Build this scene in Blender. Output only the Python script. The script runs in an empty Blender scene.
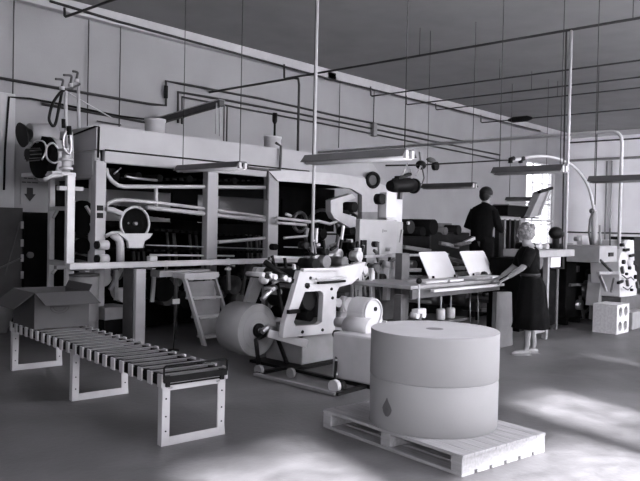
import bpy, bmesh, math, random
from mathutils import Vector as V, Matrix
random.seed(7)
scn = bpy.context.scene
COL = scn.collection
PI = math.pi

# ------------------------------------------------------------------ survey of the room
# X runs along the left wall, Y runs towards the left wall, Z is up; eye point at (0,0,1.5)
F = 720.0
TH = math.atan(648 / F)
CAM = V((0, 0, 1.5))
fw0 = V((math.cos(TH), math.sin(TH), 0)); rt0 = V((math.sin(TH), -math.cos(TH), 0)); up0 = V((0, 0, 1))
pt = math.atan(14 / F); rl = 0.021
fw = (fw0 * math.cos(pt) - up0 * math.sin(pt)).normalized()
up1 = (up0 * math.cos(pt) + fw0 * math.sin(pt)).normalized()
rt = rt0 * math.cos(rl) + up1 * math.sin(rl)
up = up1 * math.cos(rl) - rt0 * math.sin(rl)

def ray(x, y): return rt * ((x - 320) / F) + up * ((240.5 - y) / F) + fw
def yp(x, y, Y):
    d = ray(x, y); return CAM + d * ((Y - CAM.y) / d.y)
def xp(x, y, X):
    d = ray(x, y); return CAM + d * ((X - CAM.x) / d.x)
def zp(x, y, Z=0.0):
    d = ray(x, y); return CAM + d * ((Z - CAM.z) / d.z)
def dp(x, y, D):
    return CAM + ray(x, y) * D

# ------------------------------------------------------------------ materials
def mat(name, g, rough=0.6, metal=0.0, var=0.12, scale=6.0, bump=0.0, bscale=60.0, g2=None, stretch=(1, 1, 1), spec=None):
    m = bpy.data.materials.new(name); m.use_nodes = True
    nt = m.node_tree; b = nt.nodes['Principled BSDF']
    b.inputs['Roughness'].default_value = rough; b.inputs['Metallic'].default_value = metal
    if spec is None: spec = .5 if g > .1 else .22
    b.inputs['Specular IOR Level'].default_value = spec
    tc = nt.nodes.new('ShaderNodeTexCoord'); mp = nt.nodes.new('ShaderNodeMapping')
    mp.inputs['Scale'].default_value = stretch
    nt.links.new(tc.outputs['Object'], mp.inputs['Vector'])
    n = nt.nodes.new('ShaderNodeTexNoise'); n.inputs['Scale'].default_value = scale; n.inputs['Detail'].default_value = 5
    nt.links.new(mp.outputs['Vector'], n.inputs['Vector'])
    r = nt.nodes.new('ShaderNodeValToRGB')
    lo = g * (1 - var) if g2 is None else g2; hi = g * (1 + var) if g2 is None else g
    r.color_ramp.elements[0].position = 0.32; r.color_ramp.elements[1].position = 0.68
    r.color_ramp.elements[0].color = (lo, lo * .99, lo * 1.02, 1); r.color_ramp.elements[1].color = (hi, hi * .99, hi * 1.02, 1)
    nt.links.new(n.outputs['Fac'], r.inputs['Fac']); nt.links.new(r.outputs['Color'], b.inputs['Base Color'])
    if bump:
        n2 = nt.nodes.new('ShaderNodeTexNoise'); n2.inputs['Scale'].default_value = bscale; n2.inputs['Detail'].default_value = 4
        nt.links.new(mp.outputs['Vector'], n2.inputs['Vector'])
        bp = nt.nodes.new('ShaderNodeBump'); bp.inputs['Strength'].default_value = bump; bp.inputs['Distance'].default_value = 0.01
        nt.links.new(n2.outputs['Fac'], bp.inputs['Height']); nt.links.new(bp.outputs['Normal'], b.inputs['Normal'])
    return m

M = {
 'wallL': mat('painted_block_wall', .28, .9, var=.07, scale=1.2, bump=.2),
 'wallE': mat('daylit_end_wall', .80, .9, var=.07, scale=1.0, bump=.2),  # daylight on the end wall put into a paler colour
 'ceil': mat('ceiling_plaster', .23, .95, var=.07, scale=1.5, bump=.2),
 'cornice': mat('cornice_paint', .42, .8, var=.05),
 'white': mat('white_enamel', .42, .38, var=.08, scale=5),
 'cream': mat('cream_enamel', .38, .42, var=.10, scale=4),
 'oven': mat('oven_enamel', .29, .5, var=.07, scale=2.5),
 'grey': mat('grey_paint', .20, .5, var=.12),
 'dgrey': mat('dark_grey_paint', .07, .5, var=.2),
 'black': mat('black_iron', .007, .5, spec=.09, var=.3),
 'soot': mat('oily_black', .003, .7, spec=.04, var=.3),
 'steel': mat('worn_steel', .38, .32, metal=.8, var=.15, scale=14),
 'dsteel': mat('dark_steel', .10, .38, metal=.7, var=.25, scale=10),
 'pipe': mat('pipe_dark', .035, .6, var=.2),
 'pipel': mat('pipe_light', .38, .45, var=.12),
 'kraft': mat('kraft_paper', .215, .8, var=.04, scale=2, bump=.05),
 'kraftd': mat('kraft_paper_worn', .13, .8, var=.08, scale=3),
 'rollend_lit': mat('reel_end_lit_paper', .36, .75, var=.05, scale=3, bump=.1, bscale=120),  # paler end grain, with light from above also put into the colour
 'card': mat('corrugated_card', .062, .85, var=.06, scale=5),
 'cardin': mat('card_inside', .05, .9, var=.06, scale=5),
 'wood': mat('pale_pine', .27, .7, var=.16, scale=3, bump=.25, bscale=20, stretch=(14, 1.2, 14)),
 'woodd': mat('stained_wood', .15, .65, var=.2, scale=3, stretch=(12, 2, 12)),
 'paper': mat('white_sheet', .47, .55, var=.03),
 'concrete': mat('grey_blockwork', .42, .95, var=.12, scale=30, bump=.5, bscale=90),
 'holes': mat('block_cavity_shade', .10, .95, var=.15, scale=25),  # shade inside the block openings, put into a dark colour
 'slat': mat('roller_metal', .17, .4, metal=.0, var=.15, scale=9),
 'dark_cloth': mat('dark_cloth', .006, .9, spec=.04, var=.2, scale=20, bump=.2),
 'dark_cloth2': mat('navy_shirt', .005, .9, spec=.04, var=.2, scale=20, bump=.2),
 'belt': mat('cloth_belt', .03, .7),
 'skin': mat('skin', .20, .55, var=.05, scale=12),
 'hairg': mat('grey_hair', .15, .75, var=.35, scale=45, bump=1.0, bscale=90),
 'hairb': mat('black_hair', .008, .6, var=.3, scale=40, bump=.6, bscale=90),
 'shoe': mat('pale_shoe', .20, .5), 'dshoe': mat('dark_shoe', .015, .45),
 'locker': mat('locker_paint', .045, .6, var=.2, scale=3),
 'lamp': mat('lamp_reflector', .10, .5, var=.08), 'tube': mat('glass_tube', .85, .2, var=.02),
 'cabpaint': mat('cabinet_paint', .22, .5, var=.1, scale=3), 'mid': mat('mid_grey_paint', .10, .5, var=.15), 'ink': mat('printed_ink', .03, .8), 'stain': mat('grease_stain', .08, .8, var=.12, scale=25),
 'glasswin': mat('window_frame_paint', .5, .6),
}
def mk_floor():
    m = bpy.data.materials.new('concrete_floor'); m.use_nodes = True
    nt = m.node_tree; b = nt.nodes['Principled BSDF']; L = nt.links.new
    tc = nt.nodes.new('ShaderNodeTexCoord')
    def noise(s, d=6, dist=0.0):
        n = nt.nodes.new('ShaderNodeTexNoise'); n.inputs['Scale'].default_value = s; n.inputs['Detail'].default_value = d
        n.inputs['Distortion'].default_value = dist; L(tc.outputs['Object'], n.inputs['Vector']); return n
    a = noise(.55, 6, .6); c = noise(3.2, 7, 1.0); d = noise(24, 4)
    r1 = nt.nodes.new('ShaderNodeValToRGB'); r1.color_ramp.elements[0].position = .33; r1.color_ramp.elements[1].position = .68
    r1.color_ramp.elements[0].color = (.055, .054, .056, 1); r1.color_ramp.elements[1].color = (.145, .143, .148, 1)
    r2 = nt.nodes.new('ShaderNodeValToRGB'); r2.color_ramp.elements[0].position = .3; r2.color_ramp.elements[1].position = .7
    r2.color_ramp.elements[0].color = (.68, .68, .68, 1); r2.color_ramp.elements[1].color = (1.14, 1.14, 1.14, 1)
    L(a.outputs['Fac'], r1.inputs['Fac']); L(c.outputs['Fac'], r2.inputs['Fac'])
    mx = nt.nodes.new('ShaderNodeMixRGB'); mx.blend_type = 'MULTIPLY'; mx.inputs['Fac'].default_value = 1
    L(r1.outputs['Color'], mx.inputs[1]); L(r2.outputs['Color'], mx.inputs[2]); L(mx.outputs['Color'], b.inputs['Base Color'])
    rr = nt.nodes.new('ShaderNodeMapRange'); rr.inputs['To Min'].default_value = .32; rr.inputs['To Max'].default_value = .62
    L(c.outputs['Fac'], rr.inputs['Value']); L(rr.outputs['Result'], b.inputs['Roughness'])
    bp = nt.nodes.new('ShaderNodeBump'); bp.inputs['Strength'].default_value = .25; bp.inputs['Distance'].default_value = .01
    L(d.outputs['Fac'], bp.inputs['Height']); L(bp.outputs['Normal'], b.inputs['Normal'])
    return m
M['floor'] = mk_floor()
def mk_pane(name, e):
    m = bpy.data.materials.new(name); m.use_nodes = True
    nt = m.node_tree; nt.nodes.remove(nt.nodes['Principled BSDF'])
    g = nt.nodes.new('ShaderNodeBsdfTranslucent'); g.inputs['Color'].default_value = (.8, .8, .82, 1)
    t = nt.nodes.new('ShaderNodeBsdfTransparent'); mx = nt.nodes.new('ShaderNodeMixShader'); mx.inputs['Fac'].default_value = e
    nt.links.new(t.outputs[0], mx.inputs[1]); nt.links.new(g.outputs[0], mx.inputs[2])
    nt.links.new(mx.outputs[0], nt.nodes['Material Output'].inputs['Surface'])
    return m
M['frost'] = mk_pane('frosted_pane', .9); M['pane'] = mk_pane('clear_pane', .12)

# ------------------------------------------------------------------ mesh builder (world coordinates)
class MB:
    def __init__(s): s.v = []; s.f = []; s.sm = []
    def _add(s, vs, fs, smooth=False):
        k = len(s.v); s.v += [V(a) for a in vs]
        for f in fs: s.f.append([i + k for i in f]); s.sm.append(smooth)
        return s
    def hexa(s, p):  # 8 corners: bottom ring 0-3, top ring 4-7
        return s._add(p, [(3, 2, 1, 0), (4, 5, 6, 7), (0, 1, 5, 4), (1, 2, 6, 5), (2, 3, 7, 6), (3, 0, 4, 7)])
    def box(s, a, b):
        x0, x1 = sorted((a[0], b[0])); y0, y1 = sorted((a[1], b[1])); z0, z1 = sorted((a[2], b[2]))
        return s.hexa([(x0, y0, z0), (x1, y0, z0), (x1, y1, z0), (x0, y1, z0), (x0, y0, z1), (x1, y0, z1), (x1, y1, z1), (x0, y1, z1)])
    def cbox(s, c, sx, sy, sz, rz=0):
        c = V(c); co, si = math.cos(rz), math.sin(rz); p = []
        for z in (-sz / 2, sz / 2):
            for x, y in ((-1, -1), (1, -1), (1, 1), (-1, 1)):
                x_, y_ = x * sx / 2, y * sy / 2
                p.append((c.x + x_ * co - y_ * si, c.y + x_ * si + y_ * co, c.z + z))
        return s.hexa(p)
    def bar(s, p, q, w, h, upv=(0, 0, 1)):
        p = V(p); q = V(q); d = (q - p).normalized(); u = V(upv)
        if abs(d.dot(u)) > .97: u = V((1, 0, 0))
        sd = d.cross(u).normalized(); u = sd.cross(d).normalized()
        r = [sd * (-w / 2) - u * (h / 2), sd * (w / 2) - u * (h / 2), sd * (w / 2) + u * (h / 2), sd * (-w / 2) + u * (h / 2)]
        return s._add([p + a for a in r] + [q + a for a in r], [(0, 1, 2, 3), (7, 6, 5, 4), (4, 5, 1, 0), (5, 6, 2, 1), (6, 7, 3, 2), (7, 4, 0, 3)])
    def tube(s, pts, r, n=10, cap=True):
        pts = [V(a) for a in pts]; rs = r if isinstance(r, (list, tuple)) else [r] * len(pts)
        k0 = len(s.v); prev = None; N = len(pts)
        for i, p in enumerate(pts):
            d = (pts[min(i + 1, N - 1)] - pts[max(i - 1, 0)]).normalized()
            if prev is None:
                a = V((0, 0, 1)) if abs(d.z) < .9 else V((1, 0, 0)); u = d.cross(a).normalized()
            else:
                u = (prev - d * prev.dot(d)).normalized()
            prev = u; w = d.cross(u)
            for j in range(n):
                t = 2 * PI * j / n; s.v.append(p + (u * math.cos(t) + w * math.sin(t)) * rs[i])
        for i in range(N - 1):
            for j in range(n):
                j2 = (j + 1) % n
                s.f.append([k0 + i * n + j, k0 + i * n + j2, k0 + (i + 1) * n + j2, k0 + (i + 1) * n + j]); s.sm.append(True)
        if cap:
            s.f.append([k0 + j for j in range(n)][::-1]); s.sm.append(False)
            s.f.append([k0 + (N - 1) * n + j for j in range(n)]); s.sm.append(False)
        return s
    def cyl(s, p, q, r, n=24, r2=None): return s.tube([p, q], [r, r if r2 is None else r2], n)
    def ring(s, c, ax, R, r, n=36, m=8):
        c = V(c); ax = V(ax).normalized(); a = V((0, 0, 1)) if abs(ax.z) < .9 else V((1, 0, 0))
        u = ax.cross(a).normalized(); w = ax.cross(u); k0 = len(s.v)
        for i in range(n):
            t = 2 * PI * i / n; dr = u * math.cos(t) + w * math.sin(t)
            for j in range(m):
                g = 2 * PI * j / m; s.v.append(c + dr * (R + r * math.cos(g)) + ax * (r * math.sin(g)))
        for i in range(n):
            for j in range(m):
                i2, j2 = (i + 1) % n, (j + 1) % m
                s.f.append([k0 + i * m + j, k0 + i2 * m + j, k0 + i2 * m + j2, k0 + i * m + j2]); s.sm.append(True)
        return s
    def prism(s, poly, off):  # extrude polygon (list of 3D pts) by off
        n = len(poly); off = V(off)
        s._add([V(p) for p in poly] + [V(p) + off for p in poly],
               [list(range(n))[::-1], list(range(n, 2 * n))] + [(i, (i + 1) % n, n + (i + 1) % n, n + i) for i in range(n)])
        return s
    def frame(s, outer, inner, off):  # plate with a hole: two polygons with same count
        n = len(outer); off = V(off); O = [V(p) for p in outer]; I = [V(p) for p in inner]
        fs = []
        for i in range(n):
            j = (i + 1) % n
            fs += [(i, j, n + j, n + i), (2 * n + j, 2 * n + i, 3 * n + i, 3 * n + j), (j, i, 2 * n + i, 2 * n + j), (n + i, n + j, 3 * n + j, 3 * n + i)]
        return s._add(O + I + [p + off for p in O] + [p + off for p in I], fs)
    def ball(s, c, r, n=16, m=10, sc=(1, 1, 1), jit=0.0):
        c = V(c); k0 = len(s.v)
        for i in range(m + 1):
            ph = PI * i / m
            for j in range(n):
                t = 2 * PI * j / n; q = 1 + random.uniform(-jit, jit)
                s.v.append(c + V((math.sin(ph) * math.cos(t) * sc[0], math.sin(ph) * math.sin(t) * sc[1], math.cos(ph) * sc[2])) * r * q)
        for i in range(m):
            for j in range(n):
                j2 = (j + 1) % n; s.f.append([k0 + i * n + j, k0 + (i + 1) * n + j, k0 + (i + 1) * n + j2, k0 + i * n + j2]); s.sm.append(True)
        return s
    def lathe(s, c, prof, n=32):
        c = V(c); k0 = len(s.v); m = len(prof)
        for (r, z) in prof:
            for j in range(n):
                t = 2 * PI * j / n; s.v.append(c + V((r * math.cos(t), r * math.sin(t), z)))
        for i in range(m - 1):
            for j in range(n):
                j2 = (j + 1) % n; s.f.append([k0 + i * n + j, k0 + i * n + j2, k0 + (i + 1) * n + j2, k0 + (i + 1) * n + j]); s.sm.append(True)
        s.f.append([k0 + j for j in range(n)][::-1]); s.sm.append(False)
        s.f.append([k0 + (m - 1) * n + j for j in range(n)]); s.sm.append(False)
        return s
    def build(s, name, m, parent=None, bevel=0.0, local=False):
        vs = s.v; org = V((0, 0, 0))
        if parent is None:
            if not local:
                xs = [a.x for a in vs]; ys = [a.y for a in vs]; zs = [a.z for a in vs]
                org = V(((min(xs) + max(xs)) / 2, (min(ys) + max(ys)) / 2, min(zs)))
                vs = [a - org for a in vs]
        elif not local:
            r = parent
            while r.parent: r = r.parent
            mw = (Matrix.Translation(r.location) @ Matrix.Rotation(r.rotation_euler.z, 4, 'Z')).inverted()
            vs = [mw @ a for a in vs]
            if parent.parent:
                vs = [a for a in vs]
        me = bpy.data.meshes.new(name); me.from_pydata([tuple(a) for a in vs], [], s.f)
        me.polygons.foreach_set('use_smooth', s.sm)
        bm = bmesh.new(); bm.from_mesh(me)
        bmesh.ops.remove_doubles(bm, verts=bm.verts, dist=1e-5)
        bmesh.ops.recalc_face_normals(bm, faces=bm.faces)
        bm.to_mesh(me); bm.free(); me.update()
        o = bpy.data.objects.new(name, me); COL.objects.link(o); o.location = org
        if parent is not None: o.parent = parent
        if isinstance(m, str): m = M[m]
        me.materials.append(m)
        if bevel:
            b = o.modifiers.new('bevel', 'BEVEL'); b.width = bevel; b.segments = 2; b.limit_method = 'ANGLE'
        return o

def thing(name, label, cat, loc=(0, 0, 0), rz=0, group=None):
    o = bpy.data.objects.new(name, None); COL.objects.link(o); o.location = loc; o.rotation_euler = (0, 0, rz)
    o.empty_display_size = .1; o['label'] = label; o['category'] = cat
    if group: o['group'] = group
    return o
def tag(o, label, cat, group=None):
    o['label'] = label; o['category'] = cat
    if group: o['group'] = group
    return o
def struct(o): o['kind'] = 'structure'; return o
def copy_tree(o, parent=None):
    c = o.copy(); COL.objects.link(c)
    if parent: c.parent = parent
    for ch in [q for q in bpy.data.objects if q.parent == o]: copy_tree(ch, c)
    return c
def arc(c, a, b, r, t0, t1, n=10):   # arc points: centre c, unit axes a,b
    c, a, b = V(c), V(a), V(b)
    return [c + a * (r * math.cos(t0 + (t1 - t0) * i / n)) + b * (r * math.sin(t0 + (t1 - t0) * i / n)) for i in range(n + 1)]
def sm(pts, k=5):   # smooth a polyline (Catmull-Rom)
    P = [V(p) for p in pts]; P = [P[0] * 2 - P[1]] + P + [P[-1] * 2 - P[-2]]; out = []
    for i in range(1, len(P) - 2):
        a, b, c, d = P[i - 1], P[i], P[i + 1], P[i + 2]
        for j in range(k):
            t = j / k; out.append(.5 * ((2 * b) + (c - a) * t + (2 * a - 5 * b + 4 * c - d) * t * t + (3 * b - a - 3 * c + d) * t ** 3))
    out.append(P[-2]); return out
EX, EY, EZ = V((1, 0, 0)), V((0, 1, 0)), V((0, 0, 1))

# ------------------------------------------------------------------ setting
W, LX, H, RY, BX = 10.5, 24.5, 4.9, -3.4, -3.0
struct(MB().box((BX, RY, -.1), (LX, W, 0)).build('floor', 'floor'))
SX0, SX1, SY0, SY1 = 3.2, 6.4, -1.6, 1.4     # unseen roof light, added to brighten the reel top and near floor
mb = MB(); mb.box((BX, RY, H), (SX0, W, H + .1)); mb.box((SX1, RY, H), (LX, W, H + .1)); mb.box((SX0, RY, H), (SX1, SY0, H + .1)); mb.box((SX0, SY1, H), (SX1, W, H + .1))
struct(mb.build('ceiling', 'ceil'))
mb = MB()
for i in range(5): x = SX0 + (SX1 - SX0 - .04) * i / 4; mb.box((x, SY0, H), (x + .04, SY1, H + .08))
for y in (SY0, SY1 - .04): mb.box((SX0, y, H), (SX1, y + .04, H + .08))
o = struct(mb.build('window_11', 'glasswin')); MB().box((SX0, SY0, H + .085), (SX1, SY1, H + .095)).build('window_pane', 'frost', o)
# left wall with one window opening
wa = yp(527, 160, W); wb = yp(553, 246, W)
wx0, wx1, wz1, wz0 = wa.x, wb.x, wa.z, 1.05
def wall_holes_y(name, Y0, Y1, holes, m):
    mb = MB(); x = BX
    for (a, b, z0, z1) in sorted(holes):
        mb.box((x, Y0, 0), (a, Y1, H)); mb.box((a, Y0, 0), (b, Y1, z0)); mb.box((a, Y0, z1), (b, Y1, H)); x = b
    mb.box((x, Y0, 0), (LX, Y1, H)); return struct(mb.build(name, m))
wall_holes_y('wall_left', W, W + .25, [(wx0, wx1, wz0, wz1)], 'wallL')
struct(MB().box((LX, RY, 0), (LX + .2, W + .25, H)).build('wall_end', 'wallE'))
mb = MB(); y = RY
for (a, b) in ((-2.7, -.3),):
    mb.box((BX - .2, y, 0), (BX, a, H)); mb.box((BX - .2, a, 0), (BX, b, 1.0)); mb.box((BX - .2, a, 4.0), (BX, b, H)); y = b
mb.box((BX - .2, y, 0), (BX, W, H)); struct(mb.build('wall_rear', 'wallL'))
def window(n, x0, x1, y, z0, z1, nx, nz, pane, t=.05):
    fr = MB(); s = .045
    fr.box((x0, y, z0), (x0 + s, y + t, z1)); fr.box((x1 - s, y, z0), (x1, y + t, z1))
    fr.box((x0, y, z0), (x1, y + t, z0 + s)); fr.box((x0, y, z1 - s), (x1, y + t, z1))
    for i in range(1, nx): x = x0 + (x1 - x0) * i / nx; fr.box((x - .012, y, z0), (x + .012, y + t, z1))
    for i in range(1, nz): z = z0 + (z1 - z0) * i / nz; fr.box((x0, y + .005, z - (.03 if i * 2 == nz else .012)), (x1, y + t - .005, z + (.03 if i * 2 == nz else .012)))
    o = struct(fr.build('window_%d' % n, 'glasswin'))
    p = MB().box((x0, y + t * .45, z0), (x1, y + t * .55, z1)).build('window_pane', pane, local=True)
    p.data.transform(Matrix.Translation(-o.location)); p.parent = o
    sl = MB().box((x0 - .05, y - .07, z0 - .05), (x1 + .05, y + t, z0)).build('window_sill', 'cornice', local=True)
    sl.data.transform(Matrix.Translation(-o.location)); sl.parent = o
    return o
window(1, wx0, wx1, W + .1, wz0, wz1, 3, 4, 'pane')
# right wall (beyond the frame): tall windows, the first ones clear, the others frosted
RW = [(.3, 1.45, 1.0, 4.25), (1.6, 3.42, 1.0, 3.46), (3.55, 4.5, 1.0, 3.9), (6.4, 6.62, 1.0, 4.16)]
RF = [(8.4, 11.2, 1.0, 4.2), (12.2, 15.0, 1.0, 4.2), (16.0, 18.8, 1.0, 4.2), (19.8, 22.6, 1.0, 4.2)]
wall_holes_y('wall_right', RY - .2, RY, RW + RF, 'wallL')
for i, (a, b, c, d) in enumerate(RW): window(2 + i, a, b, RY - .12, c, d, 2, 4, 'pane')
for i, (a, b, c, d) in enumerate(RF): window(6 + i, a, b, RY - .12, c, d, 3, 4, 'frost')
for i, (a, b) in enumerate(((-2.7, -.3),)):
    fr = MB(); x = BX - .12
    for yy in (a, (a + b) / 2 - .02, b - .04): fr.box((x, yy, 1.0), (x + .05, yy + .04, 4.0))
    for zz in (1.0, 1.98, 2.98, 3.96): fr.box((x, a, zz), (x + .05, b, zz + .04))
    o = struct(fr.build('window_%d' % (10 + i), 'glasswin')); MB().box((x + .02, a, 1.0), (x + .026, b, 4.0)).build('window_pane', 'frost', o)
# cornice beam under the ceiling along both walls
struct(MB().box((BX, W - .16, H - .2), (LX, W, H)).build('trim_1', 'cornice', bevel=.01))
struct(MB().box((LX - .12, RY, H - .16), (LX, W - .16, H)).build('trim_2', 'cornice', bevel=.01))
# pilaster at the left, wall ledge on the end wall
a = yp(12, 95, W)
struct(MB().box((BX, W - .12, 0), (a.x, W, a.z)).build('trim_3', 'cornice', bevel=.01))
z = xp(600, 159, LX).z
struct(MB().box((LX - .08, RY, z - .05), (LX, W - .01, z + .03)).build('trim_4', 'grey'))

# ------------------------------------------------------------------ camera, light
cd = bpy.data.cameras.new('camera'); co = bpy.data.objects.new('camera', cd); COL.objects.link(co)
cd.sensor_width = 36; cd.lens = 36 * F / 640; cd.clip_end = 200; cd.clip_start = .05
R = Matrix((rt, up, -fw)).transposed().to_4x4(); co.matrix_world = Matrix.Translation(CAM) @ R
scn.camera = co
w = bpy.data.worlds.new('world'); scn.world = w; w.use_nodes = True
w.node_tree.nodes['Background'].inputs['Color'].default_value = (.95, .94, 1.0, 1); w.node_tree.nodes['Background'].inputs['Strength'].default_value = 3.2
TINT = (1.0, .985, 1.03)
sd = bpy.data.lights.new('sun', 'SUN'); so = bpy.data.objects.new('sun', sd); COL.objects.link(so)
sd.energy = 54.0; sd.angle = math.radians(2.2); sd.color = TINT
sdir = V((.31, .95, -.577)).normalized(); so.rotation_euler = sdir.to_track_quat('-Z', 'Y').to_euler(); so.location = (0, -8, 6)
def area(name, x0, x1, z0, z1, e):
    ld = bpy.data.lights.new(name, 'AREA'); ld.shape = 'RECTANGLE'; ld.size = x1 - x0; ld.size_y = z1 - z0; ld.energy = e; ld.color = TINT
    o = bpy.data.objects.new(name, ld); COL.objects.link(o); o.location = ((x0 + x1) / 2, RY + .03, (z0 + z1) / 2)
    o.rotation_euler = (math.radians(90), 0, 0)   # faces +Y, into the room
    return o
for i, (a, b, c, d) in enumerate(RW): area('window_daylight', a, b, c, d, 22 * (b - a))
for i, (a, b, c, d) in enumerate(RF): area('window_daylight', a, b, c, d, [690, 30, 10, 60][i])
ld = bpy.data.lights.new('added_roof_fill', 'AREA'); ld.shape = 'RECTANGLE'; ld.size = SX1 - SX0; ld.size_y = SY1 - SY0; ld.energy = 90; ld.color = TINT  # soft lamp under the added roof light
o = bpy.data.objects.new('added_roof_fill', ld); COL.objects.link(o); o.location = ((SX0 + SX1) / 2, (SY0 + SY1) / 2, H - .01)
for (a, b) in ((-2.7, -.3),):
    o = area('window_daylight', a, b, 1.0, 4.0, 235); o.location = (BX + .03, (a + b) / 2, 2.5); o.rotation_euler = (math.radians(90), 0, math.radians(-90))
scn.view_settings.view_transform = 'Standard'; scn.view_settings.look = 'None'
scn.view_settings.gamma = 1; scn.view_settings.exposure = 0.03; scn.view_settings.use_curve_mapping = False
# ------------------------------------------------------------------ paper reels on the pallet
prz = math.atan2(-.16, 1)      # pallet yaw: its long side leans towards +X
pal = thing('pallet', 'pale softwood pallet on the floor carrying the two big paper reels', 'pallet', (3.81, 2.235, 0), prz)
PL, PW = 1.33, .86             # long side local Y, short side local X
for i, yy in enumerate((0.0, PL / 2 - .045, PL - .09)):
    MB().box((0, yy, .022), (PW, yy + .09, .112)).build('stringer', 'wood', pal, .004, local=True)
for i in range(8):
    x = i * (PW - .105) / 7
    MB().box((x, -.005, .112), (x + .105, PL + .005, .134)).build('deck_board', 'wood', pal, .003, local=True)
for i in range(6):
    x = i * (PW - .12) / 5
    MB().box((x, 0, 0), (x + .12, PL, .022)).build('bottom_board', 'wood', pal, .003, local=True)
def reel_mesh(R, L, rc=.045):
    n = 72; prof = [(rc, 0), (R - .004, 0), (R, .005), (R, L - .005), (R - .004, L), (rc, L), (rc, L - .12), (rc, .12)]
    mb = MB(); k = len(prof)
    for (r, z) in prof:
        for j in range(n):
            t = 2 * PI * j / n; mb.v.append(V((r * math.cos(t), r * math.sin(t), z)))
    for i in range(k):
        i2 = (i + 1) % k
        for j in range(n):
            j2 = (j + 1) % n; mb.f.append([i * n + j, i * n + j2, i2 * n + j2, i2 * n + j]); mb.sm.append(i in (2,))
    return mb
rc = (4.35, 2.80)
lo = thing('paper_reel', 'big kraft paper reel lying on the pallet, the lower one with the dark diamond stain', 'paper reel', (rc[0] - .006, rc[1] - .004, .134), 0, None)
reel_mesh(.450, .334).build('paper_roll', 'kraft', lo, local=True)
hi = thing('paper_reel', 'big kraft paper reel lying flat on top of the stained one, its round end upward', 'paper reel', (rc[0], rc[1], .468), 0, None)
reel_mesh(.4525, .322).build('paper_roll', 'kraft', hi, local=True)
mb = MB()
for r_, z_ in ((.4485, .3226), (.06, .3226)):
    for j in range(72): mb.v.append(V((r_ * math.cos(2 * PI * j / 72), r_ * math.sin(2 * PI * j / 72), z_)))
for j in range(72): mb.f.append([j, (j + 1) % 72, 72 + (j + 1) % 72, 72 + j]); mb.sm.append(False)
mb.build('reel_end', 'rollend_lit', hi, local=True)
MB().lathe((0, 0, .2), [(.05, 0), (.05, .121), (.062, .1225), (.062, .123)], 32).build('core_plug', 'kraftd', hi, local=True)
# the diamond stain: a thin patch wrapped on the lower reel
st = yp(387, 407, rc[1] - .35); ang = math.atan2(st.y - rc[1], st.x - rc[0])
d = ray(387, 408); ex, ey = CAM.x - rc[0], CAM.y - rc[1]
A_ = d.x ** 2 + d.y ** 2; B_ = 2 * (ex * d.x + ey * d.y); C_ = ex * ex + ey * ey - .4505 ** 2
tt = (-B_ - math.sqrt(B_ * B_ - 4 * A_ * C_)) / (2 * A_); st = CAM + d * tt; ang = math.atan2(st.y - rc[1], st.x - rc[0])
mb = MB(); zc = st.z - .134; pts = []
for dz, wd in ((-.055, .012), (-.035, .034), (-.005, .046), (.02, .034), (.045, .016), (.07, .003)):
    for sg in (-1, -.6, -.2, .2, .6, 1): aa = ang + sg * wd / .4505; pts.append((.4525 * math.cos(aa), .4516 * math.sin(aa), zc + dz))
for i in range(5):
    for j in range(5): mb._add([pts[6 * i + j], pts[6 * i + j + 1], pts[6 * i + j + 7], pts[6 * i + j + 6]], [(0, 1, 2, 3)])
mb.build('stain_mark', 'stain', lo, local=True)

# ------------------------------------------------------------------ roller conveyor and box
cn = (2.873, 3.96); crz = math.atan2(-.13, 1)
cv = thing('roller_conveyor', 'low roller conveyor on white angle-iron legs with a cardboard box on its far end', 'conveyor', (cn[0], cn[1], 0), crz)
CW, CL, CT = .50, 3.16, .49
for x in (.02, CW - .05): MB().box((x, 0, CT - .09), (x + .03, CL, CT - .012)).build('side_rail', 'black', cv, .003, local=True)
N = 22; TB = []
r0 = None
for i in range(N):
    y = .04 + i * (CL - .08) / (N - 1)
    mb = MB(); mb.box((0, y - .021, CT - .010), (CW, y + .021, CT - .008)); mb.cyl((.01, y, CT - .022), (CW - .01, y, CT - .022), .006, 10)
    TB.append(y)
    if r0 is None: mb.build('slat', 'slat', cv, local=True); r0 = 1
    else: mb.build('slat', 'slat', cv, local=True)
for y in TB:
    for xa, xb in ((-.012, -.001), (CW + .001, CW + .012)): MB().box((xa, y - .03, CT - .092), (xb, y + .03, CT - .004)).build('roller_bracket', 'cream', cv, local=True)
MB().box((.05, .01, CT - .08), (CW - .05, CL - .01, CT - .07)).build('pan', 'soot', cv, local=True)  # added black sheet; its colour gives the shade between the slats
mb = MB()
for x in (.06, CW - .06):
    mb.bar((x, .02, CT - .1), (x, CL - .02, CT - .1), .03, .012)
mb.build('under_rail', 'dgrey', cv, local=True)
def cleg(y, m, h=CT - .06):
    s = .058; mb = MB()
    mb.box((0, y, 0), (s, y + .012, h)); mb.box((0, y, 0), (.008, y + s, h))
    mb.box((CW - s, y, 0), (CW, y + .012, h)); mb.box((CW - .008, y, 0), (CW, y + s, h))
    mb.box((s, y, 0), (CW - s, y + .012, s)); mb.box((s, y, h - s), (CW - s, y + .012, h)); mb.box((s, y + .012, 0), (CW - s, y + s, .008))
    l = mb.build('leg_frame', m, cv, .003, local=True)
    for x in (s / 2, CW - s / 2):
        for z in (.10, .20, .32): MB().cyl((x, y - .004, z), (x, y + .002, z), .006, 8).build('bolt', 'black', l, local=True)
cleg(0.02, 'cream'); cleg(1.56, 'cream'); cleg(CL - .07, 'cream')
mb = MB(); mb.tube([(0, 0, CT - .03), (.0, 0, CT + .045), (.012, 0, CT + .055), (CW - .012, 0, CT + .055), (CW, 0, CT + .045), (CW, 0, CT - .03)], .007, 8)
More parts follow.
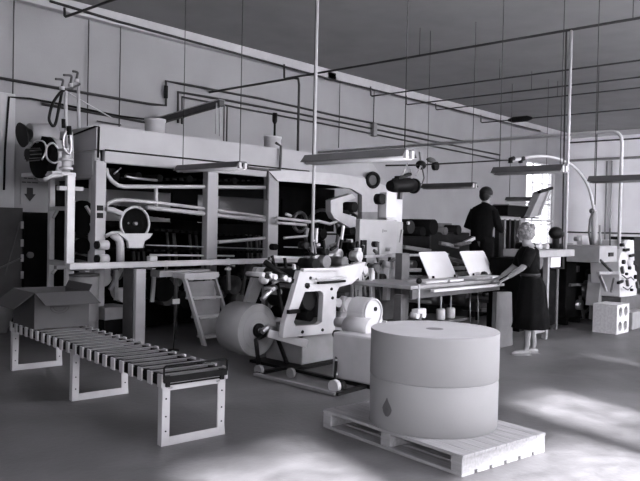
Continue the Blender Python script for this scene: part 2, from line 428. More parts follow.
mb.box((.0, -.004, CT - .06), (CW, .004, CT - .015)); mb.build('end_stop', 'black', cv, local=True)
# open carton
bx_c = V((cn[0], cn[1], 0)) + V((-math.sin(crz), math.cos(crz), 0)) * (CL - .71)
ct = thing('cardboard_box', 'open cardboard carton with drooping flaps standing on the roller conveyor', 'box', (bx_c.x, bx_c.y, CT + .001), crz)
bw, bl, bh, tk = .52, .60, .335, .006
x0, y0 = -.01, 0.0
mb = MB(); mb.box((x0, y0, 0), (x0 + bw, y0 + bl, tk))
mb.box((x0, y0, tk), (x0 + bw, y0 + tk, bh)); mb.box((x0, y0 + bl - tk, tk), (x0 + bw, y0 + bl, bh))
mb.box((x0, y0 + tk, tk), (x0 + tk, y0 + bl - tk, bh)); mb.box((x0 + bw - tk, y0 + tk, tk), (x0 + bw, y0 + bl - tk, bh))
body = mb.build('box_body', 'card', ct, local=True)
def flap(p, q, off): MB().prism([p, q, V(q) + V(off), V(p) + V(off)], (0, 0, .005)).build('flap', 'card', ct, local=True)
flap((x0, y0, bh), (x0 + bw, y0, bh), (.03, -.20, -.10))
flap((x0, y0 + bl, bh), (x0 + bw, y0 + bl, bh), (.0, .16, -.14))
flap((x0, y0, bh), (x0, y0 + bl, bh), (-.18, .03, -.145))
flap((x0 + bw, y0, bh), (x0 + bw, y0 + bl, bh), (.03, 0, .06))
mb = MB()
for r in (.075, .05):
    mb.tube([(x0 + bw * .45 + r * 1.2 * math.cos(t), y0 - .002, .20 + r * .8 * math.sin(t)) for t in [PI + PI * k / 14 for k in range(15)]], .0022, 5)
mb.bar((x0 + bw * .45 - .09, y0 - .002, .203), (x0 + bw * .45 + .09, y0 - .002, .203), .003, .006)
mb.build('printed_emblem', 'ink', ct, local=True)

# ------------------------------------------------------------------ drying oven
OY, OX0, OX1 = 8.0, 4.74, 10.75
ov = thing('drying_oven', 'long pale tunnel drying oven with open belt bays along the left wall', 'drying oven', (7.7, 8.7, 0))
zt, zs, zo = 2.70, 2.39, 2.235
# hood: rounded end towards the viewer's left
mb = MB(); prof = []
for k in range(9):
    t = PI / 2 * k / 8; prof.append((OX0 + .10 - .10 * math.sin(PI / 2 - t) * 1.0, zt - .06 + .06 * math.sin(t)))
for k in range(8): mb.prism([(prof[k][0], OY, zs), (prof[k][0], OY, prof[k][1]), (prof[k + 1][0], OY, prof[k + 1][1]), (prof[k + 1][0], OY, zs)], (0, 1.5, 0))
mb.box((OX0 + .1, OY, zs), (OX1 - .55, OY + 1.5, zt)); mb.prism([(OX1 - .55, OY, zs), (OX1 - .55, OY, zt), (OX1, OY, zt - .42), (OX1, OY, zs - .12), (OX1 - .1, OY, zs - .12)], (0, 1.5, 0))
mb.build('hood', 'oven', ov)
mb = MB(); mb.box((OX0 - .02, OY + .01, 2.03), (OX0 + .09, OY + 1.5, zs + .002))
mb.build('hood_end', 'oven', ov, .05)
mb = MB(); mb.box((OX0 + .1, OY - .03, zo), (OX1 - .2, OY + .03, zs)); mb.build('front_fascia', 'oven', ov, .01)
mb = MB(); mb.tube([yp(50, 144, OY + 1.1), (OX0 - .01, OY + .02, zt - .03), (OX0 + .03, OY - .012, zt - .03), (OX0 + .02, OY - .012, zs - .1)], .012, 6)
mb.tube([(OX0 + .1, OY - .036, zs), (7.3, OY - .036, zs), (8.55, OY - .036, zs)], .012, 6)
mb.build('seam_cable', 'black', ov)
p = [yp(241, 167, OY - .05), yp(268, 170, OY - .05), yp(268, 180, OY - .05), yp(267, 200, OY - .05)]
MB().tube(p, .022, 8).build('wiring_conduit', 'dgrey', ov)
p = [yp(268, 170, OY - .05), yp(280, 170, OY - .05), yp(281, 146, OY - .05), yp(276, 143, OY - .05)]
MB().tube(p, .022, 8).build('wiring_conduit', 'dgrey', ov)
# posts
def post(xa, xb, ztop, y=OY - .02, d=.12, m='oven'):
    a = yp(xa, 240, y).x; b = yp(xb, 240, y).x
    return MB().box((a, y, 0), (b, y + d, ztop)).build('post', m, ov, .008)
p1 = post(95, 105.5, zo + .02); post(207, 217.5, zo + .02); post(268, 278, zo + .02); post(386, 396, 2.1)
for (px_, py_) in ((100, 208), (100, 215.5)):
    c = yp(px_, py_, OY - .025); MB().cbox((c.x, c.y, c.z), .075, .03, .065).build('switch_plate', 'black', p1, .004)
# dark rear and floor of the oven interior
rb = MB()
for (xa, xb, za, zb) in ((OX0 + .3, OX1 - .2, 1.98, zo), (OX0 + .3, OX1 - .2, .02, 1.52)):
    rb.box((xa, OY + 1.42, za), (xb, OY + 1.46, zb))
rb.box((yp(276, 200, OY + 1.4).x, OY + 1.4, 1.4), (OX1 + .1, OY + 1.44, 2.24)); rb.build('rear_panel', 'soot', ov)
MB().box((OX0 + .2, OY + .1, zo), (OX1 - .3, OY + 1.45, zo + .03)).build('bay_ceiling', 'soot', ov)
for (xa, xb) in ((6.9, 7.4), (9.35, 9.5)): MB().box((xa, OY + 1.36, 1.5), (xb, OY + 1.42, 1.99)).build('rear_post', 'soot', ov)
# belt rails (pale) : polylines on the front plane
def rail(pts, w=.035, name='belt_rail', m='cream', y=OY + .06, n=8):
    P = [yp(a, b, y) for a, b in pts]; mb = MB(); mb.tube(P, w / 2, n); return mb.build(name, m, ov)
rail([(106, 168), (107.5, 175), (112, 181), (118, 185.3), (124, 186.6), (160, 186.6), (207, 186.8), (266, 187.5)], .055)
rail([(106, 206), (109, 203), (115, 200.5), (124, 199.8), (160, 203), (207, 209), (266, 217)], .045)
rail([(147, 207.5), (180, 211), (215, 215), (268, 220.5)], .06)
rail([(156, 186), (156, 207)], .05, 'rail_hanger')
rail([(218, 242), (245, 240), (268, 237.5)], .05); rail([(146, 245), (207, 247), (267, 249)], .018, m='steel'); rail([(150, 255), (234, 256)], .03, m='cream')
# slatted belts: dark web on rollers
def webbelt(p, q, dy=1.2, t=.03, m='dgrey'):
    a = yp(p[0], p[1], OY + .12); b = yp(q[0], q[1], OY + .12)
    mb = MB(); n = max(4, int((b - a).length / .11))
    for i in range(n):
        c = a.lerp(b, (i + .5) / n); mb.bar(c + V((0, 0, 0)), c + V((0, dy, 0)), .07, t)
    return mb.build('slat_belt', m, ov)
webbelt((112, 178), (268, 181), m='soot'); webbelt((112, 206), (268, 224), m='soot'); webbelt((108, 226), (268, 238), m='soot'); webbelt((108, 250), (268, 252), m='soot')
# rollers inside the upper bay
for (px_, py_, r) in ((113, 176, .10), (139, 176, .05), (160, 178, .05), (190, 179, .05), (235, 181, .05)):
    c = yp(px_, py_, OY + .1); MB().cyl(c, c + V((0, 1.2, 0)), r, 20).build('guide_roller', 'soot', ov)
rail([(125, 176), (133, 178), (157, 180.5)], .035, 'tension_bar', 'steel')
rail([(114, 174), (121, 168)], .02, 'tension_bar', 'steel')
# big idler wheel and its bracket
c = yp(135, 223.5, OY - .06)
wh = MB().ring(c, EY, .212, .017).build('idler_wheel', 'cream', ov)
mb = MB(); mb.cyl(c + V((0, .02, 0)), c + V((0, .05, 0)), .202, 32); mb.build('wheel_disc', 'soot', wh)
mb = MB(); mb.cyl(c + V((0, -.03, 0)), c + V((0, .03, 0)), .022, 12); mb.ball(c + V((-.1, -.005, 0)), .012, 8, 6); mb.build('wheel_hub', 'grey', wh)
y = OY - .1
P = [yp(118, 233.5, y), yp(153, 233.5, y), yp(150, 238, y), yp(145, 241, y), yp(143, 248, y), yp(129, 248, y), yp(128, 241, y), yp(123, 237, y)]
MB().prism(P, (0, .05, 0)).build('wheel_bracket', 'white', ov, .004)
for (yy_,) in ((245,), (259,)):
    a = yp(98, yy_, OY - .1); b = yp(107.5, yy_, OY - .1)
    mo = MB().cyl(a, b, .058, 20).build('drive_motor', 'white', ov); MB().cyl(a - V((.03, 0, 0)), a, .05, 16).build('motor_cap', 'black', mo)
P = [yp(111, 236, OY - .12), yp(115, 236.5, OY - .12), yp(119, 239.5, OY - .12), yp(120.3, 245, OY - .12), yp(120.3, 262, OY - .12)]
MB().tube(P, [.02, .045, .05, .05, .05], 12).build('air_duct', 'cream', ov)
rail([(106, 209), (113, 210), (122, 214)], .07, 'link_arm', y=OY - .05); rail([(106, 236), (112, 233), (122, 233)], .05, 'link_arm', y=OY - .05)
c = yp(152, 259, OY - .1); MB().cbox(c, .12, .08, .08).build('bearing_block', 'white', ov, .01)
# vent stacks on the hood
for (px_, py_, nm) in ((155, 128, 0), (272.5, 140.5, 1)):
    c = yp(px_, py_ + 4, OY + .5); c.z = zt - .01
    s_ = MB().lathe(c, [(.14, 0), (.14, .22), (.15, .225), (.15, .26), (.11, .265), (.11, .25)], 28).build('vent_stack', 'white', ov)
p0 = yp(180, 124, OY + 1.2); p1_ = yp(258, 138, OY + 1.2)
MB().bar((p0.x, OY + 1.2, zt + .06), (p1_.x, OY + 1.2, zt + .06), .16, .12).build('top_duct', 'black', ov)
for px_ in (192, 213, 250, 257): c = yp(px_, 132, OY + 1.1); MB().cyl((c.x, c.y, zt - .02), (c.x, c.y, zt + .06), .03, 10).build('duct_foot', 'dgrey', ov)
# press-side bay of the oven: rounded white arch trim, back wheels and castings
y = OY - .06
out = [yp(268, 170, y), yp(300, 171, y), yp(340, 174, y), yp(372, 180, y), yp(395, 190, y), yp(395, 212, y)]
inn = [yp(278, 181, y), yp(300, 182.5, y), yp(330, 185, y), yp(352, 189, y), yp(362, 195, y), yp(362, 212, y)]
mb = MB(); pl = out + inn[::-1]
for i in range(5): mb.prism([out[i], out[i + 1], inn[i + 1], inn[i]], (0, .06, 0))
mb.build('arch_trim', 'white', ov)
MB().prism([yp(362, 190, y + .02), yp(388, 190, y + .02), yp(388, 222, y + .02), yp(362, 222, y + .02)], (0, .1, 0)).build('side_cover', 'grey', ov, .008)
for (px_, py_, R_) in ((322, 234, .42), (300, 222, .16), (350, 226, .24)):
    c = yp(px_, py_, OY + .35)
    g = MB().ring(c, EY, R_, .028).build('drive_wheel', 'dsteel', ov)
    mb = MB()
    for k in range(5): t = 2 * PI * k / 5; mb.bar(c, c + V((math.cos(t), 0, math.sin(t))) * R_, .03, .03, (0, 1, 0))
    mb.cyl(c - V((0, .04, 0)), c + V((0, .04, 0)), R_ * .22, 14); mb.build('spokes', 'black', g)
y = OY - .15
P = [(331, 200), (352, 193.5), (356, 198), (343, 203), (343, 213), (356, 217), (358, 226), (350, 228), (334, 218), (331, 212)]
MB().prism([yp(a, b, y) for a, b in P], (0, .12, 0)).build('bearing_casting', 'white', ov, .006)
rail([(276, 218), (300, 220.5), (312, 222), (318, 221), (330, 224), (338, 221)], .05, y=OY - .1); rail([(276, 222.5), (306, 225)], .045, y=OY - .1)
rail([(286, 214), (291, 216)], .05, 'tension_bar', y=OY - .05); rail([(284, 238), (307, 236), (308, 228)], .04, 'tension_bar', y=OY - .1)
rail([(330, 246), (345, 241), (352, 238)], .05, 'tension_bar', y=OY - .1); rail([(284, 247), (360, 249)], .02, 'tension_bar', 'steel', y=OY - .1)
for (px_, py_, r) in ((355, 207, .09), (347, 214, .07), (353, 231, .08), (276, 247, .05)):
    c = yp(px_, py_, OY - .12); MB().cyl(c, c + V((0, .3, 0)), r, 18).build('guide_roller', 'black', ov)
# wheel on the sloping end of the hood
c = yp(373, 180, OY - .1)
g = MB().ring(c, V((-.3, -1, 0)), .12, .035).build('hood_wheel', 'black', ov); MB().cyl(c, c + V((.02, .1, 0)), .1, 20).build('wheel_disc', 'dgrey', g)

rnd = random.Random(5)
for k in range(26):
    px_ = rnd.uniform(146, 268); py_ = rnd.uniform(272, 300); m_ = rnd.choice(['black', 'dgrey', 'dsteel', 'grey', 'steel'])
    c = yp(px_, py_, 8.3); 
    if k % 2: MB().bar(c, c + V((rnd.uniform(-.2, .2), 0, rnd.uniform(.1, .3))), .04, .03).build('drive_link', m_, ov)
    else: MB().cyl(c, c + V((0, .2, 0)), rnd.uniform(.04, .1), 16).build('drive_gear', m_, ov)
for k in range(16):
    px_ = rnd.uniform(110, 262); c = yp(px_, 228 + (px_ - 110) * .05, OY + .9); MB().bar(c, c + V((.06, 0, -.45)), .03, .03).build('heater_bar', 'dgrey', ov)
# ------------------------------------------------------------------ feed tower at the oven's left end
tw = ov
def tpost(px_, y, w_, m='cream', z0=0, z1=2.05):
    c = yp(px_, 240, y); return MB().box((c.x - w_ / 2, y, z0), (c.x + w_ / 2, y + .06, z1)).build('post', m, tw, .004), c
tpost(70.7, 8.0, .10, 'white'); tpost(52, 9.0, .07); tpost(92.5, 8.3, .06)
def tbar(p, q, w_=.05, h_=.05, y=None, y2=None, m='cream', nm='cross_bar'):
    return MB().bar(yp(p[0], p[1], y), yp(q[0], q[1], y2 if y2 else y), w_, h_).build(nm, m, tw, .003)
tbar((51, 208.5), (68, 208.5), y=9.0, y2=8.03); tbar((51, 262), (72, 265), y=9.0, y2=8.03, h_=.07); tbar((70, 265), (95, 264), y=8.0, y2=8.25)
tbar((58, 188), (82, 189), .05, .05, y=8.0, y2=8.1)
tbar((53, 218), (58, 209), .04, .03, y=8.98, nm='gusset'); tbar((52, 274), (58, 266), .04, .03, y=8.98, nm='gusset'); tbar((86, 206), (92, 216), .04, .03, y=8.28, nm='gusset')
# rolls of dark web in the tower
for k, (a, b) in enumerate(((213, .16), (228, .10), (246, .10))):
    c = yp(82, a, 8.35); MB().cyl(c, c + V((.25, .3, 0)), b, 24).build('web_roller', 'soot', tw)
mb = MB()
for k in range(6): a = yp(76, 225 + k * 7, 8.5); b = yp(90, 228 + k * 7, 8.5); mb.bar(a, b, .02, .03)
mb.build('roller_rack', 'dgrey', tw)
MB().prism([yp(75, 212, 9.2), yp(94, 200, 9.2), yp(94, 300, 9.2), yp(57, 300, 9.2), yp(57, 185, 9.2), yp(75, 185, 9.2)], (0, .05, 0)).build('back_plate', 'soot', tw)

# ------------------------------------------------------------------ blower
bl = thing('blower', 'blower fan with a flared dark horn and small motor on the oven end tower', 'blower', (4.1, 8.5, 2.04))
MB().box((yp(42, 178, 8.45).x, 8.2, 2.05), (yp(72, 178, 8.3).x, 9.0, 2.10)).build('base_plate', 'white', bl, .006)
c = yp(46, 156, 8.5)
dsc = MB(); dsc.cyl(c + V((-.09, 0, -.02)), c + V((.02, 0, -.02)), .26, 36); dsc.build('fan_housing', 'soot', bl)
mb = MB(); mb.cyl(c + V((.02, 0, -.02)), c + V((.24, 0, -.02)), .27, 36, .22); mb.build('volute', 'cream', bl, .01)
a = yp(27, 155, 8.5); b = yp(42, 154, 8.5)
mo = MB().cyl(a, b, .075, 24).build('motor', 'black', bl)
mb = MB()
for k in range(10): t = 2 * PI * k / 10; o_ = V((0, math.cos(t), math.sin(t))) * .076; mb.bar(a + o_, b + o_, .01, .012, o_)
mb.build('cooling_fins', 'dgrey', mo)
a = yp(21.5, 135, 8.5); b = yp(31, 134, 8.5); c2 = yp(49, 133.5, 8.5)
MB().tube([a, a.lerp(b, .3), a.lerp(b, .75), b], [.15, .13, .075, .06], 28).build('horn', 'black', bl)
mb = MB(); mb.tube([b + V((0, .05, .02)), c2 + V((.1, .05, 0.0))], [.115, .13], 28); mb.build('intake_drum', 'oven', bl)
mb = MB(); P = [yp(30, 147, 8.42), yp(36, 141, 8.35), yp(44, 142, 8.3), yp(46, 150, 8.3), yp(42, 160, 8.3)]; mb.tube(sm(P), .010, 8)
P = [yp(q[0], q[1], 8.15) for q in ((59, 150), (53, 143), (47, 147), (47, 158), (54, 163), (60, 160))]; mb.tube(sm(P), .012, 8)
mb.build('copper_loop', 'steel', bl)
P = [yp(q[0], q[1], 8.05) for q in ((62, 175), (52, 176), (44, 180))]; MB().tube(P, .025, 8).build('drain_pipe', 'white', bl)

# ------------------------------------------------------------------ valve manifold with hooked handles
vm = thing('valve_manifold', 'valve stand with two pale riser pipes and three hooked handles above the blower', 'valves', (4.35, 7.95, 2.05))
def vt(pts, r, nm, m, y=7.93, n=10):
    return MB().tube(sm([yp(a, b, y) for a, b in pts]) if len(pts) > 4 else [yp(a, b, y) for a, b in pts], r, n).build(nm, m, vm)
vt([(65.6, 91), (66.2, 150)], .022, 'riser_pipe', 'pipel'); vt([(78.3, 85), (79, 128)], .02, 'riser_pipe', 'pipel', 8.1)
vt([(64, 90), (72, 88), (80, 84)], .014, 'header_pipe', 'dgrey')
for (a, b, nm) in (((62, 86.5), (55.5, 79), 0), ((70.5, 83.5), (63.5, 75), 0), ((76.5, 79), (72.8, 71.3), 0)):
    q = vt([a, (a[0] + .8, a[1] - 4), (a[0] + 1, b[1] + 1.2), (a[0] - 1.5, b[1] + .3), b], .014, 'valve_handle', 'dgrey')
    MB().cyl(yp(a[0], a[1], 7.93), yp(a[0], a[1] + 3.5, 7.93), .03, 10).build('valve_body', 'cream', q)
loop = [(65, 90), (60, 93), (53, 103), (49.5, 115), (49.5, 121), (53, 126), (56, 122), (59.5, 105), (62, 92)]
vt(loop, .017, 'rubber_hose', 'black')
vt([(66.2, 150), (66, 160), (66, 172)], .05, 'strainer_body', 'white')
for yy_ in (152, 161, 170): c = yp(66, yy_, 7.93); MB().cyl(c, c + V((0, 0, .035)), .08, 16).build('flange', 'cream', vm)
vt([(70, 132), (71, 146), (69, 154), (64, 148), (63.5, 138), (66, 131)], .014, 'bypass_pipe', 'steel', 7.85)
vt([(72, 132), (73, 165)], .012, 'bypass_pipe', 'pipel', 7.88)
vt([(69, 126), (69.5, 135)], .028, 'valve_body', 'black', 7.86); vt([(63.5, 119), (63.8, 128)], .024, 'valve_body', 'black', 7.86)
vt([(67, 92), (84, 102), (112, 118)], .008, 'stay_wire', 'pipel', 8.3)

# ------------------------------------------------------------------ long work rail and leg in front of the oven
wr = thing('rail_bench', 'long pale horizontal rail on a white square leg in front of the oven', 'bench rail', (6.3, 7.5, 0))
zr = yp(140, 265, 7.5).z; xa = yp(70, 265, 7.5).x; xb = yp(306, 262, 7.5).x
MB().box((xa, 7.5, zr - .03), (xb, 7.58, zr + .04)).build('rail', 'cream', wr, .004)
MB().box((xa, 7.8, zr - .045), (xb, 7.86, zr + .0)).build('rear_rail', 'grey', wr, .004)
a = yp(136, 300, 7.5).x; b = yp(145.5, 300, 7.5).x
MB().box((a, 7.5, 0), (b, 7.56, zr - .05)).build('leg', 'white', wr, .004)
a2 = yp(131, 300, 7.62).x
MB().box((a2, 7.6, 0), (a2 + .10, 7.8, zr - .05)).build('leg', 'dgrey', wr, .004)
for px_ in (206, 268): c = yp(px_, 300, 7.8).x; MB().box((c, 7.8, 0), (c + .07, 7.86, zr - .045)).build('leg', 'dgrey', wr, .004)
for px_ in (83, 150, 230, 290):
    c = yp(px_, 263, 7.55); MB().box((c.x, 7.5, zr - .06), (c.x + .05, 7.86, zr - .045)).build('tie_bar', 'grey', wr)
a = yp(155, 273, 7.7); b = yp(205, 273, 7.7); MB().box((a.x, 7.6, a.z - .05), (b.x, 7.8, a.z + .03)).build('lower_shelf', 'grey', wr, .004)
a = yp(228, 269, 7.45); MB().cbox(a, .08, .04, .03).build('bracket_tab', 'white', wr)
# barrel under the rail
c = yp(86, 290, 7.9); MB()
br = thing('barrel', 'plain grey drum standing under the long rail behind the carton', 'drum', (c.x, 7.95, 0))
MB().lathe((0, 0, 0), [(.17, 0), (.175, .02), (.175, .3), (.18, .31), (.175, .32), (.175, .6), (.18, .61), (.175, .62), (.175, .84)], 32).build('drum_body', 'grey', br, local=True)
MB().lathe((0, 0, .84), [(.18, 0), (.18, .03), (.15, .03)], 32).build('rim', 'dgrey', br, local=True)
# low trolley under the rail
tr = thing('trolley', 'small low trolley with a pale top box under the long rail', 'trolley', (yp(118, 315, 7.9).x, 7.95, 0))
a = yp(105, 308, 7.8); b = yp(131, 318, 7.8)
MB().box((a.x, 7.8, b.z), (b.x, 8.2, a.z)).build('tray', 'grey', tr, .006)
MB().box((a.x + .02, 7.85, .1), (b.x - .02, 8.15, b.z)).build('chassis', 'black', tr, .006)
for px_ in (109, 127):
    for y_ in (7.83, 8.15): c = yp(px_, 320, 7.85).x; MB().cyl((c, y_, .05), (c, y_ + .04, .05), .05, 16).build('wheel', 'black', tr)
# machinery in the dark under the oven: pulleys, gearboxes, round pale basin
ug = ov
c = yp(127, 288, 8.05)
mb = MB(); P = [c + V((math.cos(t), 0, math.sin(t))) * .19 for t in [PI + PI * k / 14 for k in range(15)]]; mb.prism(P, (0, .1, 0)); mb.build('cover_plate', 'white', ug)
for (px_, py_, r, m_) in ((103, 276, .14, 'cream'), (93, 280, .08, 'dsteel'), (117, 273, .10, 'dsteel'), (165, 290, .16, 'black'), (187, 300, .12, 'black'), (235, 285, .14, 'dsteel'), (256, 272, .12, 'dsteel')):
    c = yp(px_, py_, 8.15); MB().cyl(c, c + V((0, .35, 0)), r, 22).build('pulley', m_, ug)
for (p, q, m_) in (((110, 290), (122, 268), 'steel'), ((116, 300), (116, 270), 'steel'), ((138, 300), (134, 278), 'dsteel'), ((242, 295), (247, 262), 'dsteel'), ((228, 258), (229, 290), 'steel'), ((152, 302), (154, 276), 'cream')):
    MB().bar(yp(p[0], p[1], 8.0), yp(q[0], q[1], 8.0), .05, .03, (0, 1, 0)).build('link_bar', m_, ug)
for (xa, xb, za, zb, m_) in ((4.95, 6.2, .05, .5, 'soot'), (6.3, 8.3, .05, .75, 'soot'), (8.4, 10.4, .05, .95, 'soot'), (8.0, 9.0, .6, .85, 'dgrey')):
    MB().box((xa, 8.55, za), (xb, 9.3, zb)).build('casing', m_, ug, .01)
# ------------------------------------------------------------------ step stand and rod
sp = zp(205, 346, 0)
ls = thing('step_stand', 'leaning stepladder with broad pale treads in front of the oven', 'steps', (sp.x, sp.y, 0))
sw, sh, sl_ = .52, .80, .42
for x in (0, sw - .035): MB().prism([(x, 0, 0), (x, .07, 0), (x, sl_ + .07, sh), (x, sl_, sh)], (.035, 0, 0)).build('side_rail', 'cream' if x == 0 else 'grey', ls, .003, local=True)
for k, z in enumerate((.10, .33, .56, .80)):
    y = sl_ * z / sh; MB().box((.035, y - .02, z - .02), (sw - .035, y + .16, z + .005)).build('tread', 'cream', ls, .003, local=True)
    if k < 3: y2 = sl_ * (z + .2) / sh; MB().prism([(.035, y + .14, z), (.035, y + .15, z), (.035, y2 + .03, z + .2), (.035, y2 + .02, z + .2)], (sw - .07, 0, 0)).build('riser', 'grey', ls, local=True)
MB().box((-.02, sl_ - .02, sh), (sw + .02, sl_ + .24, sh + .07)).build('top_platform', 'cream', ls, .004, local=True)
for x in (0.01, sw - .04): MB().box((x, sl_ + .2, 0), (x + .03, sl_ + .24, sh)).build('rear_leg', 'dgrey', ls, .003, local=True)
a = zp(173, 351, 0); b = yp(178, 303, a.y)
rd = thing('marker_rod', 'thin dark rod standing on the floor with a small white tag at its top', 'rod', (a.x, a.y, 0))
MB().tube([a, b], .008, 8).build('rod', 'black', rd); MB().cyl(a, a + V((0, 0, .015)), .07, 16).build('foot', 'black', rd)
MB().cbox(b + V((-.03, 0, .02)), .10, .02, .06).build('tag', 'paper', rd, .004)

# ------------------------------------------------------------------ unwind reel on its stand
rl_c = V((5.22, 5.56, .39))
ur = thing('paper_reel', 'kraft paper reel hung upright on the unwind arms, its round end facing the room', 'paper reel', (rl_c.x, rl_c.y, rl_c.z - .30))
R_, L_ = .278, .36
mb = reel_mesh(R_, L_, .05); mb.v = [V((a.x, a.z, a.y + .30)) for a in mb.v]; mb.build('paper_roll', 'kraft', ur, local=True)
mb = MB()
for r in (.12, .2, .26): mb.ring((0, -.0002, .30), EY, r, .0008, 48, 4)
mb.build('winding_lines', 'kraftd', ur, local=True)
sn = thing('unwind_stand', 'black crank-armed reel stand on a thin floor frame beside the press', 'reel stand', (5.1, 5.2, 0))
c = rl_c
MB().cyl(c + V((0, -.05, 0)), c + V((0, .5, 0)), .028, 14).build('spindle', 'dsteel', sn)
MB().cyl(c + V((0, -.035, 0)), c + V((0, -.005, 0)), .075, 22).build('chuck', 'black', sn)
Y_ = 5.45
for P, nm in (([c + V((0, -.05, 0)), yp(262, 331, Y_), yp(270, 332, Y_), yp(277, 337, Y_), yp(290, 372, Y_ - .12)], 'crank_arm'),
              ([c + V((0, -.05, 0)), c + V((0.02, -.14, -.02)), yp(256, 340, 5.35), yp(259, 369, 5.32)], 'support_leg')):
    MB().tube(P, .024, 10).build(nm, 'black', sn)
MB().bar(yp(268, 333, 5.3), yp(307, 344, 5.1), .03, .085).build('guide_bar', 'white', sn, .004)
MB().tube([yp(262, 332, 5.3), yp(268, 327, 5.3), yp(274, 329, 5.3)], .03, 10).build('clamp', 'steel', sn)
mb = MB(); q = [zp(255, 374, .02), zp(336, 394, .02)]; mb.bar(q[0], q[1], .05, .03); mb.build('floor_rail', 'grey', sn, .004)
q2 = [V((a.x + .45, a.y + .02, a.z)) for a in q]; MB().bar(q2[0], q2[1], .05, .03).build('floor_rail', 'black', sn, .004)
MB().bar(q[1], q2[1], .05, .03).build('cross_rail', 'black', sn); MB().bar(q[0], q2[0], .05, .03).build('cross_rail', 'black', sn)
for (px_, py_) in ((259, 369), (291, 378)): c = yp(px_, py_, 5.25 if px_ < 270 else 4.93); c.z = .05; MB().cyl(c - V((.02, 0, 0)), c + V((.02, 0, 0)), .05, 14).build('foot_block', 'grey', sn)
c = zp(335, 386, .06); MB().cyl(c + V((-.03, .0, 0)), c + V((.02, 0, 0)), .058, 24).build('caster', 'white', sn)
c2 = c + V((.05, 0, -.01)); MB().cyl(c2 - V((.02, 0, 0)), c2 + V((.05, 0, 0)), .055, 18).build('caster_hub', 'black', sn)
t_ = yp(337, 334, 4.75); MB().tube([c + V((.02, .02, .05)), c.lerp(t_, .4), c.lerp(t_, .45), t_], .014, 8).build('chain_link', 'black', sn)
for k in (.2, .45, .7): p = c.lerp(t_, k); MB().ball(p, .022, 10, 8).build('link_nut', 'steel', sn)
MB().cyl(t_ + V((0, -.03, 0)), t_ + V((0, .03, 0)), .04, 14).build('link_pivot', 'black', sn)

# ------------------------------------------------------------------ printing press
pr = thing('printing_press', 'white web printing press with an open trapezoid side frame and roller train', 'printing press', (5.8, 5.6, 0))
Y_ = 5.1
o = [(300, 271), (336, 270), (342, 282), (337, 292), (335, 333), (283, 338), (285, 322), (292, 300)]
i_ = [(305, 292), (320, 291), (323, 293), (323.5, 296), (322, 322), (318, 325), (296, 326), (294, 322)]
MB().frame([yp(a, b, Y_) for a, b in o], [yp(a, b, Y_) for a, b in i_], (0, .07, 0)).build('side_frame', 'white', pr, .006)
for (a, b) in ((309, 286), (332, 289), (303, 332), (323, 330), (311, 278), (333, 298)):
    c = yp(a, b, Y_ - .01); MB().cyl(c, c + V((0, .02, 0)), .017, 12).build('bolt', 'black', pr)
Y2 = 5.75
MB().frame([yp(a, b, Y_) + V((0, .65, 0)) for a, b in o], [yp(a, b, Y_) + V((0, .65, 0)) for a, b in i_], (0, .06, 0)).build('side_frame', 'grey', pr, .006)
MB().prism([yp(336, 268, Y_), yp(366, 262, Y_), yp(362, 275, Y_), yp(352, 284, Y_), yp(336, 288, Y_)], (0, .07, 0)).build('frame_nose', 'white', pr, .006)
a = yp(301, 345, 5.22); b = yp(345, 345, 5.22)
MB().box((a.x, 5.2, 0.03), (b.x + .25, 5.75, .42)).build('base_casing', 'grey', pr, .01)
MB().box((a.x - .2, 5.12, 0.0), (b.x + .3, 5.8, .03)).build('bed_plate', 'black', pr)
# cylinders across the press
for (px_, py_, r, m_) in ((316, 264, .06, 'black'), (304, 276, .07, 'black'), (298, 283, .045, 'steel'), (327, 262, .07, 'dsteel'), (310, 300, .11, 'black'), (334, 280, .05, 'steel'), (345, 262, .06, 'dsteel'), (310, 316, .06, 'soot')):
    c = yp(px_, py_, 5.2); MB().cyl(c, c + V((0, .55 if py_ > 270 else .22, 0)), r, 24).build('press_cylinder', m_, pr)
MB().bar(yp(302, 270, 5.09), yp(338, 269, 5.09), .05, .03).build('top_bar', 'white', pr, .004)
MB().bar(yp(318, 283, 5.06), yp(345, 281, 5.06), .03, .025).build('guide_bar', 'black', pr, .004)
MB().bar(yp(316, 279, 5.04), yp(346, 277.5, 5.04), .03, .02).build('guide_bar', 'steel', pr, .003)
# dark toothed arm with adjusting knobs leading left
P = [yp(265, 262, 5.35), yp(280, 273, 5.3), yp(296, 283, 5.2), yp(309, 286, 5.08)]
MB().tube(P, .03, 8).build('ink_arm', 'black', pr)
for k, (px_, py_) in enumerate(((264, 275), (268, 276), (272, 275.5), (276, 277), (281, 276), (286, 278), (290, 280), (295, 281.5), (300, 284), (304, 286))):
    c = yp(px_, py_, 5.25 - k * .015); MB().cyl(c, c + V((0, .25, .0)), .030 if k % 2 else .024, 12).build('ink_key', 'white' if k % 3 == 0 else ('black' if k % 3 == 1 else 'steel'), pr)
c = yp(264, 279, 5.3); MB().ball(c, .055, 14, 10).build('end_knob', 'cream', pr)
P = [(262, 300), (267, 294), (272, 290), (276, 287)]
MB().tube([yp(a, b, 5.35) for a, b in P], .028, 8).build('crank_link', 'steel', pr)
MB().bar(yp(277, 283, 5.4), yp(283, 316, 5.4), .03, .03).build('strut', 'black', pr); MB().bar(yp(288, 312, 5.08), yp(299, 311, 5.08), .04, .04).build('latch', 'black', pr)
